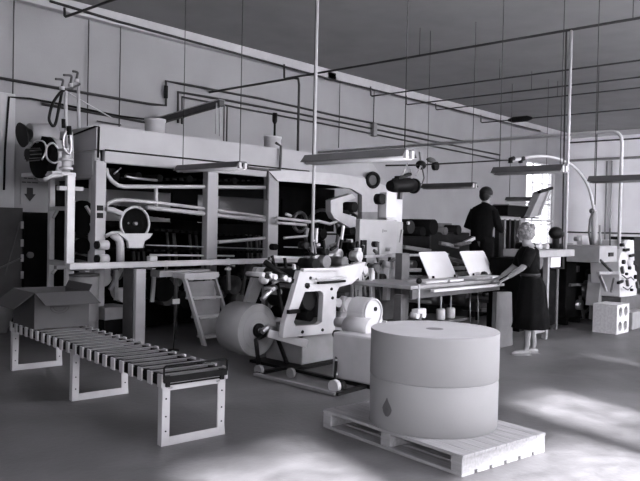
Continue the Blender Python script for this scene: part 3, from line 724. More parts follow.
# perforated upper guard below the pipe
y = 5.5
MB().prism([yp(306, 264, y), yp(315, 255, y), yp(346, 262, y), yp(344, 272, y), yp(306, 273, y)], (0, .06, 0)).build('guard_plate', 'grey', pr, .004)
MB().box((yp(307, 262, 5.4).x, 5.4, yp(307, 268, 5.4).z), (yp(317, 262, 5.4).x, 5.46, yp(317, 256, 5.4).z)).build('tension_block', 'grey', pr, .004)
MB().bar(yp(271, 257, 5.7), yp(320, 259, 5.4), .04, .03).build('feed_bar', 'white', pr, .003)
for (px_, py_, r, m_) in ((333, 258, .05, 'white'), (340, 254, .06, 'steel'), (327, 252, .04, 'black'), (347, 268, .04, 'white'), (357, 246, .05, 'black')):
    c = yp(px_, py_, 5.4); MB().cyl(c, c + V((0, .12, 0)), r, 18).build('gear', m_, pr)
# columns and levers right of the frame
for (p, q, w_, m_) in (((359, 312), (358, 248), .06, 'white'), ((372, 300), (372, 268), .05, 'white'), ((386, 300), (388, 268), .07, 'white'), ((341, 330), (344, 296), .05, 'white'), ((352, 300), (353, 262), .035, 'steel'), ((380, 300), (377, 272), .04, 'dsteel'), ((366, 296), (362, 274), .03, 'steel')):
    MB().bar(yp(p[0], p[1], 5.25), yp(q[0], q[1], 5.25), w_, w_, (0, 1, 0)).build('column', m_, pr, .004)
for (px_, py_, r, m_) in ((360, 256, .06, 'steel'), (366, 270, .045, 'white'), (350, 305, .09, 'white'), (345, 318, .07, 'steel'), (352, 316, .05, 'black'), (378, 268, .05, 'dsteel'), (392, 265, .04, 'cream'), (384, 278, .05, 'black'), (339, 303, .05, 'white')):
    c = yp(px_, py_, 5.2); MB().cyl(c, c + V((0, .12, 0)), r, 20).build('gear', m_, pr)
MB().tube([yp(357, 332, 5.0), yp(358, 290, 5.0)], .010, 8).build('lever', 'dgrey', pr); MB().tube([yp(372, 316, 5.1), yp(371, 268, 5.1)], .012, 8).build('lever', 'steel', pr)
MB().box((yp(345, 300, 5.3).x, 5.3, .03), (yp(400, 300, 5.3).x, 5.9, .75)).build('rear_casing', 'dgrey', pr, .01)

rnd = random.Random(11)
for (xa_, xb_, ya_, yb_, n_) in ((336, 400, 238, 300, 44), (262, 300, 258, 292, 16), (306, 345, 240, 268, 16)):
    for k in range(n_):
        px_ = rnd.uniform(xa_, xb_); py_ = rnd.uniform(ya_, yb_); m_ = rnd.choice(['black', 'black', 'soot', 'dgrey', 'steel', 'white', 'cream'])
        if 345 < px_ and py_ < 262: m_ = rnd.choice(['black', 'grey', 'dgrey'])
        c = yp(px_, py_, rnd.uniform(5.3, 5.55))
        if k % 3 == 0: MB().cyl(c, c + V((0, rnd.uniform(.06, .2), 0)), rnd.uniform(.02, .05), 14).build('small_gear', m_, pr)
        elif k % 3 == 1: MB().bar(c, c + V((rnd.uniform(-.05, .05), 0, rnd.uniform(.08, .2))), .025, .025).build('tie_rod', m_, pr)
        else: MB().bar(c, c + V((rnd.uniform(.06, .16), 0, rnd.uniform(-.04, .04))), .03, .03).build('cross_rod', m_, pr)
# gearbox in front
gx = thing('gearbox', 'white enamelled gearbox with a big round dome cover behind the stacked reels', 'gearbox', (5.55, 4.45, 0))
ga = zp(335, 381, 0); gb = zp(368, 391, 0)
gx0, gy0, gy1 = (ga.x + gb.x) / 2, gb.y, ga.y
MB().box((gx0, gy0, .04), (gx0 + .62, gy1, .485)).build('housing', 'white', gx, .02)
MB().box((gx0 + .02, gy0 + .02, 0), (gx0 + .6, gy1 - .02, .04)).build('plinth', 'black', gx)
c = yp(376, 326, 4.5)
hy = 4.35; c = yp(373, 313, hy)
mb = MB(); R2 = .15; P = [c + V((math.cos(t), 0, math.sin(t))) * R2 for t in [PI * k / 24 for k in range(25)]]
P = [c + V((R2 + .05, 0, -.17))] + P + [c + V((-R2 - .03, 0, -.17))]
mb.prism(P, (0, .22, 0)); mb.build('dome_cover', 'white', gx, .02)
MB().ring(c + V((0, -.004, 0)), EY, R2 - .015, .012).build('cover_rim', 'cream', gx)
q = yp(376, 309, hy - .01); MB().cyl(q, q + V((0, .02, 0)), .022, 14).build('oil_plug', 'black', gx)
a = yp(362, 326, hy); MB().cyl(a + V((.03, -.1, -.02)), a + V((.03, .2, -.02)), .10, 24).build('shaft_housing', 'white', gx)
a = yp(352, 324, 4.5); MB().cyl(a, a + V((0, .2, 0)), .05, 18).build('coupling', 'cream', gx)
MB().bar(yp(384, 322, 4.2), yp(392, 326, 4.2), .05, .03).build('mount_lug', 'white', gx)

# control cabinet and column
cb = thing('control_cabinet', 'tall light grey cabinet with a small nameplate and raised white column', 'cabinet', (7.0, 5.4, 0))
Y_ = 5.6
a = yp(360, 219, Y_); b = yp(397, 219, Y_); d_ = yp(401, 219, Y_)
MB().box((a.x, Y_, .0), (b.x, Y_ + .07, a.z)).build('cabinet_body', 'cabpaint', cb, .008)
MB().box((b.x, Y_ + .02, .3), (d_.x + .08, Y_ + .4, a.z - .02)).build('side_panel', 'grey', cb, .006)
q = yp(385, 231, Y_ - .005); MB().cbox(q, .09, .01, .04).build('nameplate', 'grey', cb); MB().cbox(q + V((0, -.006, 0)), .06, .006, .012).build('name_lettering', 'ink', cb)
a = yp(387.5, 192, Y_ - .03); b = yp(396.5, 218, Y_ - .03); MB().box((a.x, Y_ - .02, b.z), (b.x, Y_ + .1, a.z)).build('raised_column', 'white', cb, .006)
a = yp(362, 243, Y_ - .03); MB().box((a.x, Y_ - .03, yp(370, 262, Y_).z), (a.x + .10, Y_, yp(370, 240, Y_).z)).build('slot_cover', 'black', cb, .004)
c = yp(383, 199, Y_); MB().cyl(c, c + V((0, .1, 0)), .07, 16).build('pulley', 'black', cb)
mb = MB(); mb.box((b.x + .02, Y_ + .15, d_.z - .3), (b.x + .38, Y_ + .3, yp(405, 199, Y_).z)); mb.build('sheet_guard', 'cream', cb, .004)
# motor above
mt = thing('drive_motor', 'dark horizontal drive motor on top of the tall cabinet bracket', 'motor', (7.6, 5.9, 1.9))
a = yp(390, 186, 5.75); b = yp(408, 185, 5.75); c3 = yp(414, 186, 5.75)
MB().tube([a, a.lerp(b, .2), b, c3], [.07, .09, .10, .085], 24).build('motor_body', 'black', mt)
MB().cyl(c3 - V((.02, 0, 0)), c3 + V((.015, 0, 0)), .105, 24).build('end_bell', 'black', mt)
MB().cbox(a.lerp(b, .5) + V((0, 0, .1)), .12, .08, .05).build('terminal_box', 'black', mt, .004)
MB().bar(yp(399, 218, 5.8), yp(400, 192, 5.8), .05, .05, (0, 1, 0)).build('bracket', 'dgrey', mt)
MB().bar(yp(394, 180, 5.8), yp(410, 174, 5.8), .06, .04).build('belt_guard', 'black', mt)
for (p, q) in (((402, 176), (408, 163)), ((416, 176), (421, 166)), ((412, 182), (410, 168))):
    MB().tube([yp(p[0], p[1], 5.8), yp(q[0], q[1], 5.8)], .012, 8).build('stay_rod', 'steel', mt)
MB().tube([yp(a_, b_, 5.8) for a_, b_ in ((416, 183), (422, 184), (424, 178), (422, 166))], .010, 8).build('power_cable', 'dgrey', mt)
cl = thing('pulley_clamp', 'black pulley clamp on the thin overhead bar above the drive motor', 'clamp', yp(430, 163, 6.3))
c = yp(421, 165, 6.3); MB().ball(c, .09, 12, 8, (1.2, .8, .8)).build('clamp_body', 'black', cl)
c = yp(431, 160, 6.3); MB().ball(c, .07, 12, 8, (1.5, .8, .6), .12).build('clamp_body', 'dgrey', cl); c = yp(437, 166, 6.3); MB().cyl(c, c + V((0, .06, 0)), .07, 16).build('pulley', 'black', cl)
MB().tube([yp(386, 165.5, 6.3), yp(421, 165, 6.3), yp(500, 160.5, 6.3), yp(518, 160, 6.3)], .012, 8).build('support_bar', 'black', cl)
MB().bar(yp(420, 152, 6.3), yp(421, 162, 6.3), .03, .03).build('hanger_plate', 'grey', cl)

# ------------------------------------------------------------------ delivery table in front of the second machine
tb = thing('delivery_table', 'long delivery table holding two tilted white sheets and stacked papers', 'table', (7.2, 4.65, 0))
TY = 4.40; tx0 = yp(392, 285, TY).x; tx1 = 8.30; tz = .885
MB().box((yp(411, 285, TY).x, TY, tz - .04), (tx1, TY + .85, tz)).build('tabletop', 'grey', tb, .006)
MB().box((yp(411, 285, TY).x, TY - .02, tz - .14), (tx1 - .02, TY + .02, tz - .04)).build('front_apron', 'dgrey', tb, .004)
a = yp(434, 291, TY - .12); MB().bar((a.x, TY - .1, a.z), (tx1 - .1, TY - .1, a.z - .005), .05, .03).build('front_rail', 'white', tb, .003)
MB().prism([yp(497, 292, TY), yp(512, 292, TY), yp(513, 352, TY), yp(495, 352, TY)], (0, .06, 0)).build('leg_panel', 'mid', tb, .004)
MB().box((yp(409, 300, TY).x, TY + .1, 0), (yp(409, 300, TY).x + .07, TY + .2, tz - .1)).build('leg', 'dgrey', tb, .004)
MB().box((yp(402, 262, TY + .6).x, TY + .6, 0), (yp(402, 262, TY + .6).x + .16, TY + .7, 1.2)).build('leg', 'dgrey', tb, .004)
a = yp(392, 258, TY + .5); b = yp(474, 258, TY + .5); MB().bar((a.x, TY + .9, a.z), (b.x, TY + .9, a.z), .03, .03).build('back_rail', 'steel', tb, .003)
MB().box((tx0 + .3, TY + .25, .365), (tx1 - .3, TY + .8, .395)).build('lower_shelf', 'dgrey', tb, .004)
for px_ in (470, 478): MB().tube([yp(px_, 292, TY), yp(px_, 335, TY)], .008, 6).build('tie_rod', 'dsteel', tb)
# papers on table
for k, (px_, L1, m_) in enumerate(((432, .42, 'cream'), (452, .30, 'paper'), (478, .34, 'cream'), (492, .3, 'paper'))):
    c = yp(px_, 281.5, TY + .16); tag(MB().cbox((c.x, TY + .22, tz + .012 + .0 * k), L1, .26, .022, .04 * (k - 1)).build('paper_stack', m_),
      ['flat pale stack of papers at the left end of the delivery table', 'flat white stack of papers in front of the left tilted sheet', 'flat pale stack of papers in front of the right tilted sheet', 'flat white stack of papers under the woman\'s hand'][k], 'papers', 'paper stacks on the delivery table')
def sheet(q, lab):
    Ys = TY + .44
    P = [yp(q[2][0], q[2][1], Ys), yp(q[3][0], q[3][1], Ys)]
    b0 = V((P[0].x, Ys, tz + .012)); b1 = V((P[1].x, Ys, tz + .012))
    hgt = .315; lean = V((-.015, .16, hgt))
    t = thing('sheet_board', lab, 'board', (b0 + b1) / 2, 0, 'tilted boards on the delivery table')
    r = .035; u = (b1 - b0); L = u.length; u.normalize(); vv = lean.normalized(); Hh = lean.length
    pts = [b0, b1]
    for k in range(5): tt_ = PI / 2 * k / 4; pts.append(b1 + vv * (Hh - r) - u * r + u * (r * math.cos(tt_)) + vv * (r * math.sin(tt_)))
    for k in range(5): tt_ = PI / 2 + PI / 2 * k / 4; pts.append(b0 + vv * (Hh - r) + u * r + u * (r * math.cos(tt_)) + vv * (r * math.sin(tt_)))
    MB().prism(pts, u.cross(vv) * -.008).build('sheet', 'paper', t)
    for k in (.2, .8): m_ = b0.lerp(b1, k); MB().bar(m_ + V((0, .02, 0)), m_ + lean * .7 + V((0, .05, 0)), .02, .015).build('prop', 'dgrey', t)
    for k in (.1, .88): m_ = b0.lerp(b1, k); MB().cbox(m_ + V((0, -.015, .015)), .02, .02, .03).build('stop', 'black', t)
    return t
sheet([(421, 251), (447, 251), (429.5, 279), (457, 278)], 'left one of the two tilted white boards on the delivery table')
s2 = sheet([(462, 251), (487, 251), (470, 278), (494, 277)], 'right one of the two tilted white boards, with the dark clump at its foot')
c = yp(484, 276, TY + .36); tag(MB().ball((c.x, c.y, tz + .025), .05, 14, 8, (1.5, .7, .8), .12).build('rag', 'black'), 'small dark crumpled rag at the foot of the right tilted board', 'rag')
# two ink pots with stems on shelf
pot = None
for k, px_ in enumerate((440.5, 450.5)):
    c = yp(px_, 320, TY + .35); labs = ['left white ink pot with upright stem under the delivery table', 'right white ink pot with upright stem under the delivery table']
    p_ = thing('ink_pot', labs[k], 'pot', (c.x, TY + .35, .396), 0, 'ink pots under the delivery table')
    MB().lathe((0, 0, 0), [(.045, 0), (.055, .01), (.055, .12), (.05, .13), (.02, .135)], 24).build('pot_body', 'white', p_, local=True)
    MB().cyl((0, 0, .13), (0, 0, .32), .010, 10).build('stem', 'cream', p_, local=True)
# lever with ball knob
c = yp(419, 312, TY - .2); d_ = yp(419, 283, TY - .2); e_ = yp(419, 281, TY - .2)
lv = thing('floor_lever', 'tall pale lever with a black ball knob left of the ink pots', 'lever', (c.x, c.y, 0))
MB().cyl((c.x, c.y, 0), (c.x, c.y, c.z), .03, 12).build('pedestal', 'dgrey', lv); MB().cyl((c.x, c.y, 0), (c.x, c.y, .02), .09, 18).build('foot', 'black', lv)
MB().cyl(c, d_, .010, 10).build('rod', 'pipel', lv); MB().ball(e_, .032, 14, 10).build('ball_knob', 'black', lv)
MB().cbox(c + V((0, 0, .01)), .16, .08, .05).build('pivot_block', 'cream', lv, .01)
for sx in (-1, 1): q = c + V((sx * .06, -.03, -.03)); MB().cyl(q, q + V((0, .08, 0)), .035, 14).build('cam', 'white', lv)
# concealed dark second press behind the table
m2 = thing('folding_machine', 'black low machine with rounded hoods behind the delivery table', 'machine', (9, 6.2, 0))
for (pa, pb, py_, Y_, dY, m_) in ((387, 430, 236, 6.1, .9, 'soot'), (430, 470, 232, 6.2, .9, 'black'), (452, 512, 240, 6.25, .8, 'soot'), (500, 520, 238, 6.3, .6, 'black')):
    a = yp(pa, py_, Y_); b = yp(pb, py_, Y_); MB().box((a.x, Y_, 0), (b.x, Y_ + dY, a.z)).build('casing', m_, m2, .02)
for (px_, py_, r, m_) in ((411, 227, .10, 'black'), (434, 227, .12, 'soot'), (459, 230, .08, 'black'), (423, 232, .08, 'soot'), (446, 231, .06, 'dgrey')):
    c = yp(px_, py_, 6.15); MB().cyl(c, c + V((0, .7, 0)), r, 22).build('hood_roll', m_, m2)
MB().box((yp(425, 224, 6.3).x, 6.4, 1.2), (yp(457, 224, 6.3).x, 6.5, yp(440, 223, 6.4).z)).build('back_board', 'dgrey', m2)
c = yp(409, 223, 6.1); MB().cyl(c, c + V((0, .03, 0)), .025, 12).build('gauge', 'white', m2)
for k, (p, q, m_) in enumerate((((402, 270), (420, 270), 'grey'), ((400, 277), (421, 277), 'dgrey'), ((448, 258), (462, 262), 'dsteel'), ((450, 268), (464, 268), 'grey'), ((452, 246), (470, 242), 'dsteel'), ((464, 243), (474, 238), 'steel'), ((440, 243), (458, 247), 'dgrey'), ((404, 247), (430, 251), 'dgrey'), ((456, 274), (466, 273), 'steel'), ((405, 300), (430, 302), 'dgrey'), ((428, 318), (452, 318), 'grey'), ((480, 310), (494, 310), 'dsteel'))):
    MB().bar(yp(p[0], p[1], 5.6), yp(q[0], q[1], 5.6), .05, .05).build('linkage_bar', m_, m2, .003)
for (px_, py_, r) in ((458, 262, .05), (452, 272, .04), (415, 265, .06), (407, 266, .04), (440, 300, .08), (468, 300, .1), (486, 305, .12)):
    c = yp(px_, py_, 5.7); MB().cyl(c, c + V((0, .4, 0)), r, 18).build('pulley', 'dsteel', m2)
# working platform for the man
pf = thing('work_platform', 'dark raised platform the standing man works from', 'platform', (10.2, 5.75, 0))
MB().box((9.75, 5.3, .40), (10.7, 6.08, .45)).build('deck', 'dgrey', pf, .006)
for x in (9.78, 10.62):
    for y in (5.33, 6.0): MB().box((x, y, 0), (x + .05, y + .05, .4)).build('leg', 'black', pf)
# ------------------------------------------------------------------ people
def skin_body(name, verts, edges, radii, m, parent, root=0, lvl=2):
    me = bpy.data.meshes.new(name); me.from_pydata(verts, edges, []); o = bpy.data.objects.new(name, me); COL.objects.link(o); o.parent = parent
    sk = o.modifiers.new('skin', 'SKIN'); sk.use_smooth_shade = True
    if not me.skin_vertices: me.attributes  # layer is made by the modifier
    d = me.skin_vertices[0].data
    for i, r in enumerate(radii): d[i].radius = r if isinstance(r, tuple) else (r, r); d[i].use_root = (i == root)
    ss = o.modifiers.new('subsurf', 'SUBSURF'); ss.levels = lvl; ss.render_levels = lvl
    me.materials.append(M[m]); return o
def loft(rings, m, name, parent, n=32, folds=0, amp=0.0, cap0=True, cap1=True):
    # ring: (centre, rx, ry)  elliptical rings in the local XY plane
    mb = MB()
    for k, (c, rx, ry) in enumerate(rings):
        for j in range(n):
            t = 2 * PI * j / n; f = 1 + (amp * (k / (len(rings) - 1)) ** 2 * math.sin(folds * t + .7) if folds else 0)
            mb.v.append(V(c) + V((rx * f * math.cos(t), ry * f * math.sin(t), 0)))
    for k in range(len(rings) - 1):
        for j in range(n): j2 = (j + 1) % n; mb.f.append([k * n + j, k * n + j2, (k + 1) * n + j2, (k + 1) * n + j]); mb.sm.append(True)
    if cap0: mb.f.append(list(range(n))[::-1]); mb.sm.append(False)
    if cap1: mb.f.append([(len(rings) - 1) * n + j for j in range(n)]); mb.sm.append(False)
    return mb.build(name, m, parent, local=True)
def hand(parent, wrist, dirv, side, palm_n, curl=.5, m='skin'):
    # wrist point, pointing direction, side = direction towards the thumb, palm_n = palm normal (fingers curl that way)
    w_ = V(wrist); d = V(dirv).normalized(); s = V(side); s = (s - d * s.dot(d)).normalized(); nrm = d.cross(s).normalized()
    if nrm.dot(V(palm_n)) < 0: nrm = -nrm
    mb = MB()
    P = [w_ - d * .01, w_ + d * .03, w_ + d * .06, w_ + d * .09]
    k0 = len(mb.v); n = 14; ws = [.024, .034, .040, .036]; ts = [.018, .016, .014, .010]
    for p, a, b in zip(P, ws, ts):
        for j in range(n): t = 2 * PI * j / n; mb.v.append(p + s * (a * math.cos(t)) + nrm * (b * math.sin(t)))
    for i in range(3):
        for j in range(n): j2 = (j + 1) % n; mb.f.append([k0 + i * n + j, k0 + i * n + j2, k0 + (i + 1) * n + j2, k0 + (i + 1) * n + j]); mb.sm.append(True)
    mb.f.append([k0 + j for j in range(n)]); mb.sm.append(False); mb.f.append([k0 + 3 * n + j for j in range(n)]); mb.sm.append(False)
    for off, L in ((.028, .068), (.0095, .078), (-.010, .072), (-.028, .056)):
        b = w_ + d * .075 + s * off; pts = [b]; dd = d.copy(); cum = curl * .5
        for seg in (.45, .32, .23):
            dd = (d * math.cos(cum) + nrm * math.sin(cum)); pts.append(pts[-1] + dd * L * seg * 1.05); cum += curl * .6
        mb.tube(pts, [.010, .0095, .0085, .006], 8)
    b = w_ + d * .02 + s * .022; q = [b, b + (d * .5 + s * .8).normalized() * .032, b + (d * .5 + s * .8).normalized() * .032 + (d * .85 + s * .35 + nrm * .3).normalized() * .03]
    q.append(q[-1] + (d * .95 + nrm * .3).normalized() * .022); mb.tube(q, [.013, .0115, .010, .007], 8)
    return mb.build('hand', m, parent, local=True)

# --- the woman, standing at the delivery table, facing local +Y
wo = thing('person', 'woman with short grey wavy hair in a belted dark dress leaning over the delivery table', 'person', (8.21, 3.93, 0), math.radians(42)); wo.scale = (.955, .955, .955)
Vt = [(0, 0, .88), (0, .01, 1.05), (0, .03, 1.22), (0, .045, 1.33), (0, .055, 1.41), (0, .085, 1.49), (0, .095, 1.56),
      (-.10, 0, .82), (-.085, .05, .46), (-.075, .05, .10), (-.075, .09, .035), (-.075, .22, .03),
      (.10, 0, .82), (.095, -.03, .46), (.09, -.09, .10), (.09, -.06, .035), (.09, .07, .03),
      (-.15, .04, 1.32), (-.22, .16, 1.12), (-.16, .34, .98),
      (.15, .05, 1.32), (.24, .15, 1.10), (.18, .34, .97)]
E = [(0, 1), (1, 2), (2, 3), (3, 4), (4, 5), (5, 6), (0, 7), (7, 8), (8, 9), (9, 10), (10, 11), (0, 12), (12, 13), (13, 14), (14, 15), (15, 16), (3, 17), (17, 18), (18, 19), (3, 20), (20, 21), (21, 22)]
Rr = [.13, .11, .12, .09, .05, .075, .07, .09, .058, .037, .035, .022, .09, .058, .037, .035, .022, .055, .042, .027, .055, .042, .027]
bd = skin_body('body', Vt, E, Rr, 'skin', wo)
dr = loft([((0, .045, 1.385), .06, .06), ((0, .04, 1.37), .13, .085), ((0, .035, 1.33), .185, .115), ((0, .04, 1.24), .185, .135), ((0, .03, 1.13), .165, .13), ((0, .01, 1.02), .145, .115),
      ((0, -.005, .98), .155, .125), ((0, -.02, .88), .19, .16), ((0, -.02, .72), .20, .18), ((0, -.02, .52), .215, .205), ((0, -.01, .34), .23, .235), ((0, -.01, .335), .22, .225)], 'dark_cloth', 'dress', wo, 48, 9, .035, False, True)
loft([((0, .012, 1.0), .152, .122), ((0, .012, 1.0), .156, .126), ((0, .015, 1.035), .156, .126), ((0, .015, 1.035), .15, .12)], 'belt', 'belt', dr, 36, cap0=False, cap1=False)
for s_ in (-1, 1):
    a = V((s_ * .13, .045, 1.33)); b = V((-.21, .145, 1.13)) if s_ < 0 else V((.225, .135, 1.13))
    MB().tube([a, a.lerp(b, .4), b], [.07, .074, .058], 16).build('sleeve', 'dark_cloth', dr, local=True)
mb = MB(); mb.ball((0, .075, 1.55), .112, 24, 16, (.95, 1.02, 1.0), .05); 
for k in range(34):
    t = random.uniform(0, 2 * PI); ph = random.uniform(.1, 1.9); p = V((math.sin(ph) * math.cos(t) * .1, math.sin(ph) * math.sin(t) * .105, math.cos(ph) * .105)) + V((0, .07, 1.55))
    if p.y > .14 and p.z < 1.56: continue
    mb.ball(p, random.uniform(.022, .036), 8, 6, jit=.12)
mb.build('hair', 'hairg', wo, local=True)
mb = MB(); c = V((0, .175, 1.515)); mb.ball(c + V((0, -.045, 0)), .066, 16, 12, (.85, .8, 1.15)); mb.tube([c + V((0, .0, .02)), c + V((0, .022, -.012)), c + V((0, .008, -.022))], [.008, .012, .008], 8)
mb.build('face', 'skin', wo, local=True)
for s_ in (-1, 1): MB().ball((s_ * .028, .178, 1.535), .010, 10, 8).build('eye', 'ink', wo, local=True)
MB().tube([(-.022, .178, 1.478), (0, .186, 1.476), (.022, .178, 1.478)], .004, 6).build('mouth', 'belt', wo, local=True)
for s_ in (-1, 1): MB().ball((s_ * .082, .09, 1.53), .022, 10, 8, (.4, .8, 1.2)).build('ear', 'skin', wo, local=True)
hand(wo, (-.16, .34, .98), (-.02, .55, -.30), (1, 0, 0), (0, 0, -1), .35); hand(wo, (.18, .34, .97), (-.1, .6, -.25), (-1, 0, 0), (0, 0, -1), .35)
for s_, oy in ((-1, .07), (1, -.08)):
    x = s_ * .0825; mb = MB()
    mb.tube([(x, -.055 + oy, .03), (x, -.02 + oy, .035), (x, .06 + oy, .03), (x, .14 + oy, .024), (x, .185 + oy, .018)], [.026, .034, .036, .034, .012], 14)
    mb.box((x - .028, -.075 + oy, 0), (x + .028, .17 + oy, .008)); mb.build('shoe', 'shoe', wo, .004, local=True)

# --- the man, on the platform, back to the room
mn = thing('person', 'dark-haired man in dark clothes on the raised platform, seen from behind', 'person', (10.14, 5.70, .451), math.radians(-93)); mn.scale = (.96, .96, .965)
mz = 1.0
Vt = [(0, 0, .93), (0, .0, 1.10), (0, .02, 1.28), (0, .045, 1.42), (0, .075, 1.51), (0, .11, 1.60), (0, .12, 1.68),
      (-.10, 0, .87), (-.10, .02, .48), (-.10, -.02, .10), (-.10, .02, .04), (-.10, .17, .03),
      (.10, 0, .87), (.10, .03, .48), (.10, 0, .10), (.10, .03, .04), (.10, .18, .03),
      (-.19, .04, 1.40), (-.29, .02, 1.15), (-.20, .26, 1.10),
      (.19, .06, 1.40), (.27, .08, 1.13), (.17, .34, 1.08)]
Rr = [.12, .11, .11, .08, .052, .08, .075, .08, .062, .042, .04, .03, .10, .062, .042, .04, .03, .045, .04, .028, .045, .04, .028]
bd = skin_body('body', Vt, E, Rr, 'skin', mn)
sh_ = loft([((0, .07, 1.525), .062, .062), ((0, .06, 1.495), .12, .095), ((0, .05, 1.455), .20, .125), ((0, .045, 1.40), .235, .145), ((0, .035, 1.34), .225, .15), ((0, .02, 1.22), .215, .16), ((0, .0, 1.08), .19, .15), ((0, .0, .95), .185, .15), ((0, .0, .90), .185, .15)], 'dark_cloth2', 'shirt', mn, 36, 7, .03, False, True)
MB().tube([(0, .06, 1.475), (0, .075, 1.525)], [.07, .062], 18).build('collar', 'dark_cloth2', sh_, local=True)
for s_ in (-1, 1):
    a = V((s_ * .165, .045, 1.40)); b = V((-.29, .02, 1.15)) if s_ < 0 else V((.27, .08, 1.13)); c = V((-.205, .24, 1.10)) if s_ < 0 else V((.175, .32, 1.08))
    MB().tube([a, a.lerp(b, .5), b, b.lerp(c, .5), c], [.085, .078, .066, .056, .045], 16).build('sleeve', 'dark_cloth2', sh_, local=True)
    MB().tube([(s_ * .095, 0, .98), (s_ * .10, .0, .80), (s_ * .10, .02, .48), (s_ * .10, 0, .07)], [.12, .11, .08, .072], 16).build('trouser_leg', 'dark_cloth2', mn, local=True)
    mb = MB(); x = s_ * .10; mb.tube([(x, -.06, .04), (x, .05, .042), (x, .15, .032), (x, .215, .025)], [.034, .042, .04, .02], 14); mb.build('shoe', 'dshoe', mn, local=True)
mb = MB(); mb.ball((0, .10, 1.70), .122, 24, 16, (.86, 1.0, .85), .025); mb.ball((0, .06, 1.655), .10, 18, 12, (.92, .8, 1.0), .02); mb.build('hair', 'hairb', mn, local=True)
mb = MB(); c = V((0, .215, 1.63)); mb.ball(c + V((0, -.055, 0)), .075, 16, 12, (.85, .8, 1.2)); mb.tube([c + V((0, .0, .03)), c + V((0, .028, -.008)), c + V((0, .01, -.02))], [.009, .013, .009], 8)
mb.build('face', 'skin', mn, local=True)
for s_ in (-1, 1):
    MB().ball((s_ * .09, .11, 1.64), .026, 10, 8, (.4, .8, 1.2)).build('ear', 'skin', mn, local=True)
    MB().ball((s_ * .03, .213, 1.655), .010, 10, 8).build('eye', 'ink', mn, local=True)
MB().tube([(-.024, .216, 1.585), (0, .224, 1.583), (.024, .216, 1.585)], .004, 6).build('mouth', 'belt', mn, local=True)
hand(mn, (-.20, .26, 1.10), (.1, .6, .05), (1, 0, 0), (0, 0, -1), .5); hand(mn, (.17, .34, 1.08), (-.2, .6, 0), (-1, 0, 0), (0, 0, -1), .5)

# ------------------------------------------------------------------ far right machinery
def cylY(px_, py_, Y_, r, L): c = yp(px_, py_, Y_); return MB().cyl(c, c + V((0, L, 0)), r, 22)
fm = thing('feeder_bench', 'machine bench with a pale cluttered top and hanging white placard behind the woman', 'bench', (11, 5.0, 0))
Y_ = 4.33
a = yp(527, 250, Y_); b = yp(567, 250, Y_)
MB().box((a.x + .1, Y_ - .1, a.z - .10), (b.x + .04, Y_ + .4, a.z)).build('bench_top', 'grey', fm, .008)
MB().box((a.x, Y_ + .08, .15), (b.x - .15, Y_ + .55, a.z - .12)).build('bench_body', 'soot', fm, .01)
a2 = yp(552.5, 252, Y_ - .05); b2 = yp(562, 267, Y_ - .05); MB().box((a2.x, Y_ - .03, b2.z), (b2.x, Y_ - .015, a2.z)).build('placard', 'paper', fm, .003)
MB().frame([yp(551, 250.5, Y_ - .02), yp(564.5, 250.5, Y_ - .02), yp(564.5, 269, Y_ - .02), yp(551, 269, Y_ - .02)], [yp(552.5, 252, Y_ - .02), yp(562.5, 252, Y_ - .02), yp(562.5, 267.5, Y_ - .02), yp(552.5, 267.5, Y_ - .02)], (0, .02, 0)).build('placard_frame', 'black', fm)
for px_, m_ in ((546.5, 'grey'), (564, 'mid')): c = yp(px_, 300, Y_ + .2 if px_ > 560 else Y_); MB().box((c.x - .03, Y_ + .3 if px_ > 560 else Y_ - .02, 0), (c.x + .03, Y_ + .36 if px_ > 560 else Y_ + .05, a.z - .10)).build('leg', m_, fm, .004)
for (px_, r, m_) in ((534, .06, 'black'), (541, .05, 'steel'), (548, .05, 'grey'), (561, .05, 'black')): cylY(px_, 247.0, Y_ + .1, r, .25).build('roller', m_, fm)
for (px_, py_, r) in ((540, 262, .10), (539, 255, .05)): cylY(px_, py_, Y_ - .08, r, .1).build('handwheel', 'dsteel', fm)
c = yp(543.5, 300, Y_ - .1); MB().box((c.x, Y_ + .0, .1), (c.x + .35, Y_ + .1, .62)).build('lower_door', 'grey', fm, .004)
c = yp(556, 233, 4.5)
fh = thing('motor_housing', 'round black housing standing on the bench in front of the window', 'motor', (c.x, c.y, c.z - .1))
MB().ball(c, .11, 20, 14, (1.25, .9, .85)).build('housing_shell', 'black', fh); MB().cyl((c.x, c.y, a.z), c, .05, 14).build('neck', 'black', fh)
MB().cyl(c + V((.1, -.03, -.02)), c + V((.18, -.03, -.02)), .04, 14).build('shaft', 'dgrey', fh)

# tilted magazine on its box
tm = thing('tilted_magazine', 'tall tilted grey panel with a pale edge rising from a dark box above the woman', 'machine panel', yp(532, 217, 5.6))
Y_ = 5.6
P = [(529, 218), (541, 192), (550, 188.5), (551, 193), (540, 216)]
MB().prism([yp(a, b, Y_) for a, b in P], (0, .14, 0)).build('tray_body', 'grey', tm, .006)
MB().bar(yp(539.5, 215, Y_ - .03), yp(549, 191, Y_ - .03), .02, .03, (0, 1, 0)).build('edge_strip', 'white', tm)
MB().bar(yp(539, 192, Y_), yp(552, 188, Y_), .05, .05).build('top_bar', 'black', tm, .004)
a = yp(508, 205, 5.7); b = yp(532, 217, 5.7); MB().box((a.x, 5.7, b.z), (b.x, 6.0, a.z)).build('magazine_box', 'soot', tm, .01)
MB().box((a.x, 5.68, a.z + .0), (b.x, 5.98, a.z + .02)).build('box_lid', 'grey', tm, .01)
a = yp(498, 218.6, 5.7); b = yp(560, 219, 5.7); MB().bar((a.x, 5.75, a.z), (b.x, 5.75, a.z), .04, .03).build('support_rail', 'grey', tm)
MB().bar(yp(522, 217.5, 5.65), yp(538, 218, 5.65), .05, .03).build('support_shoe', 'black', tm)
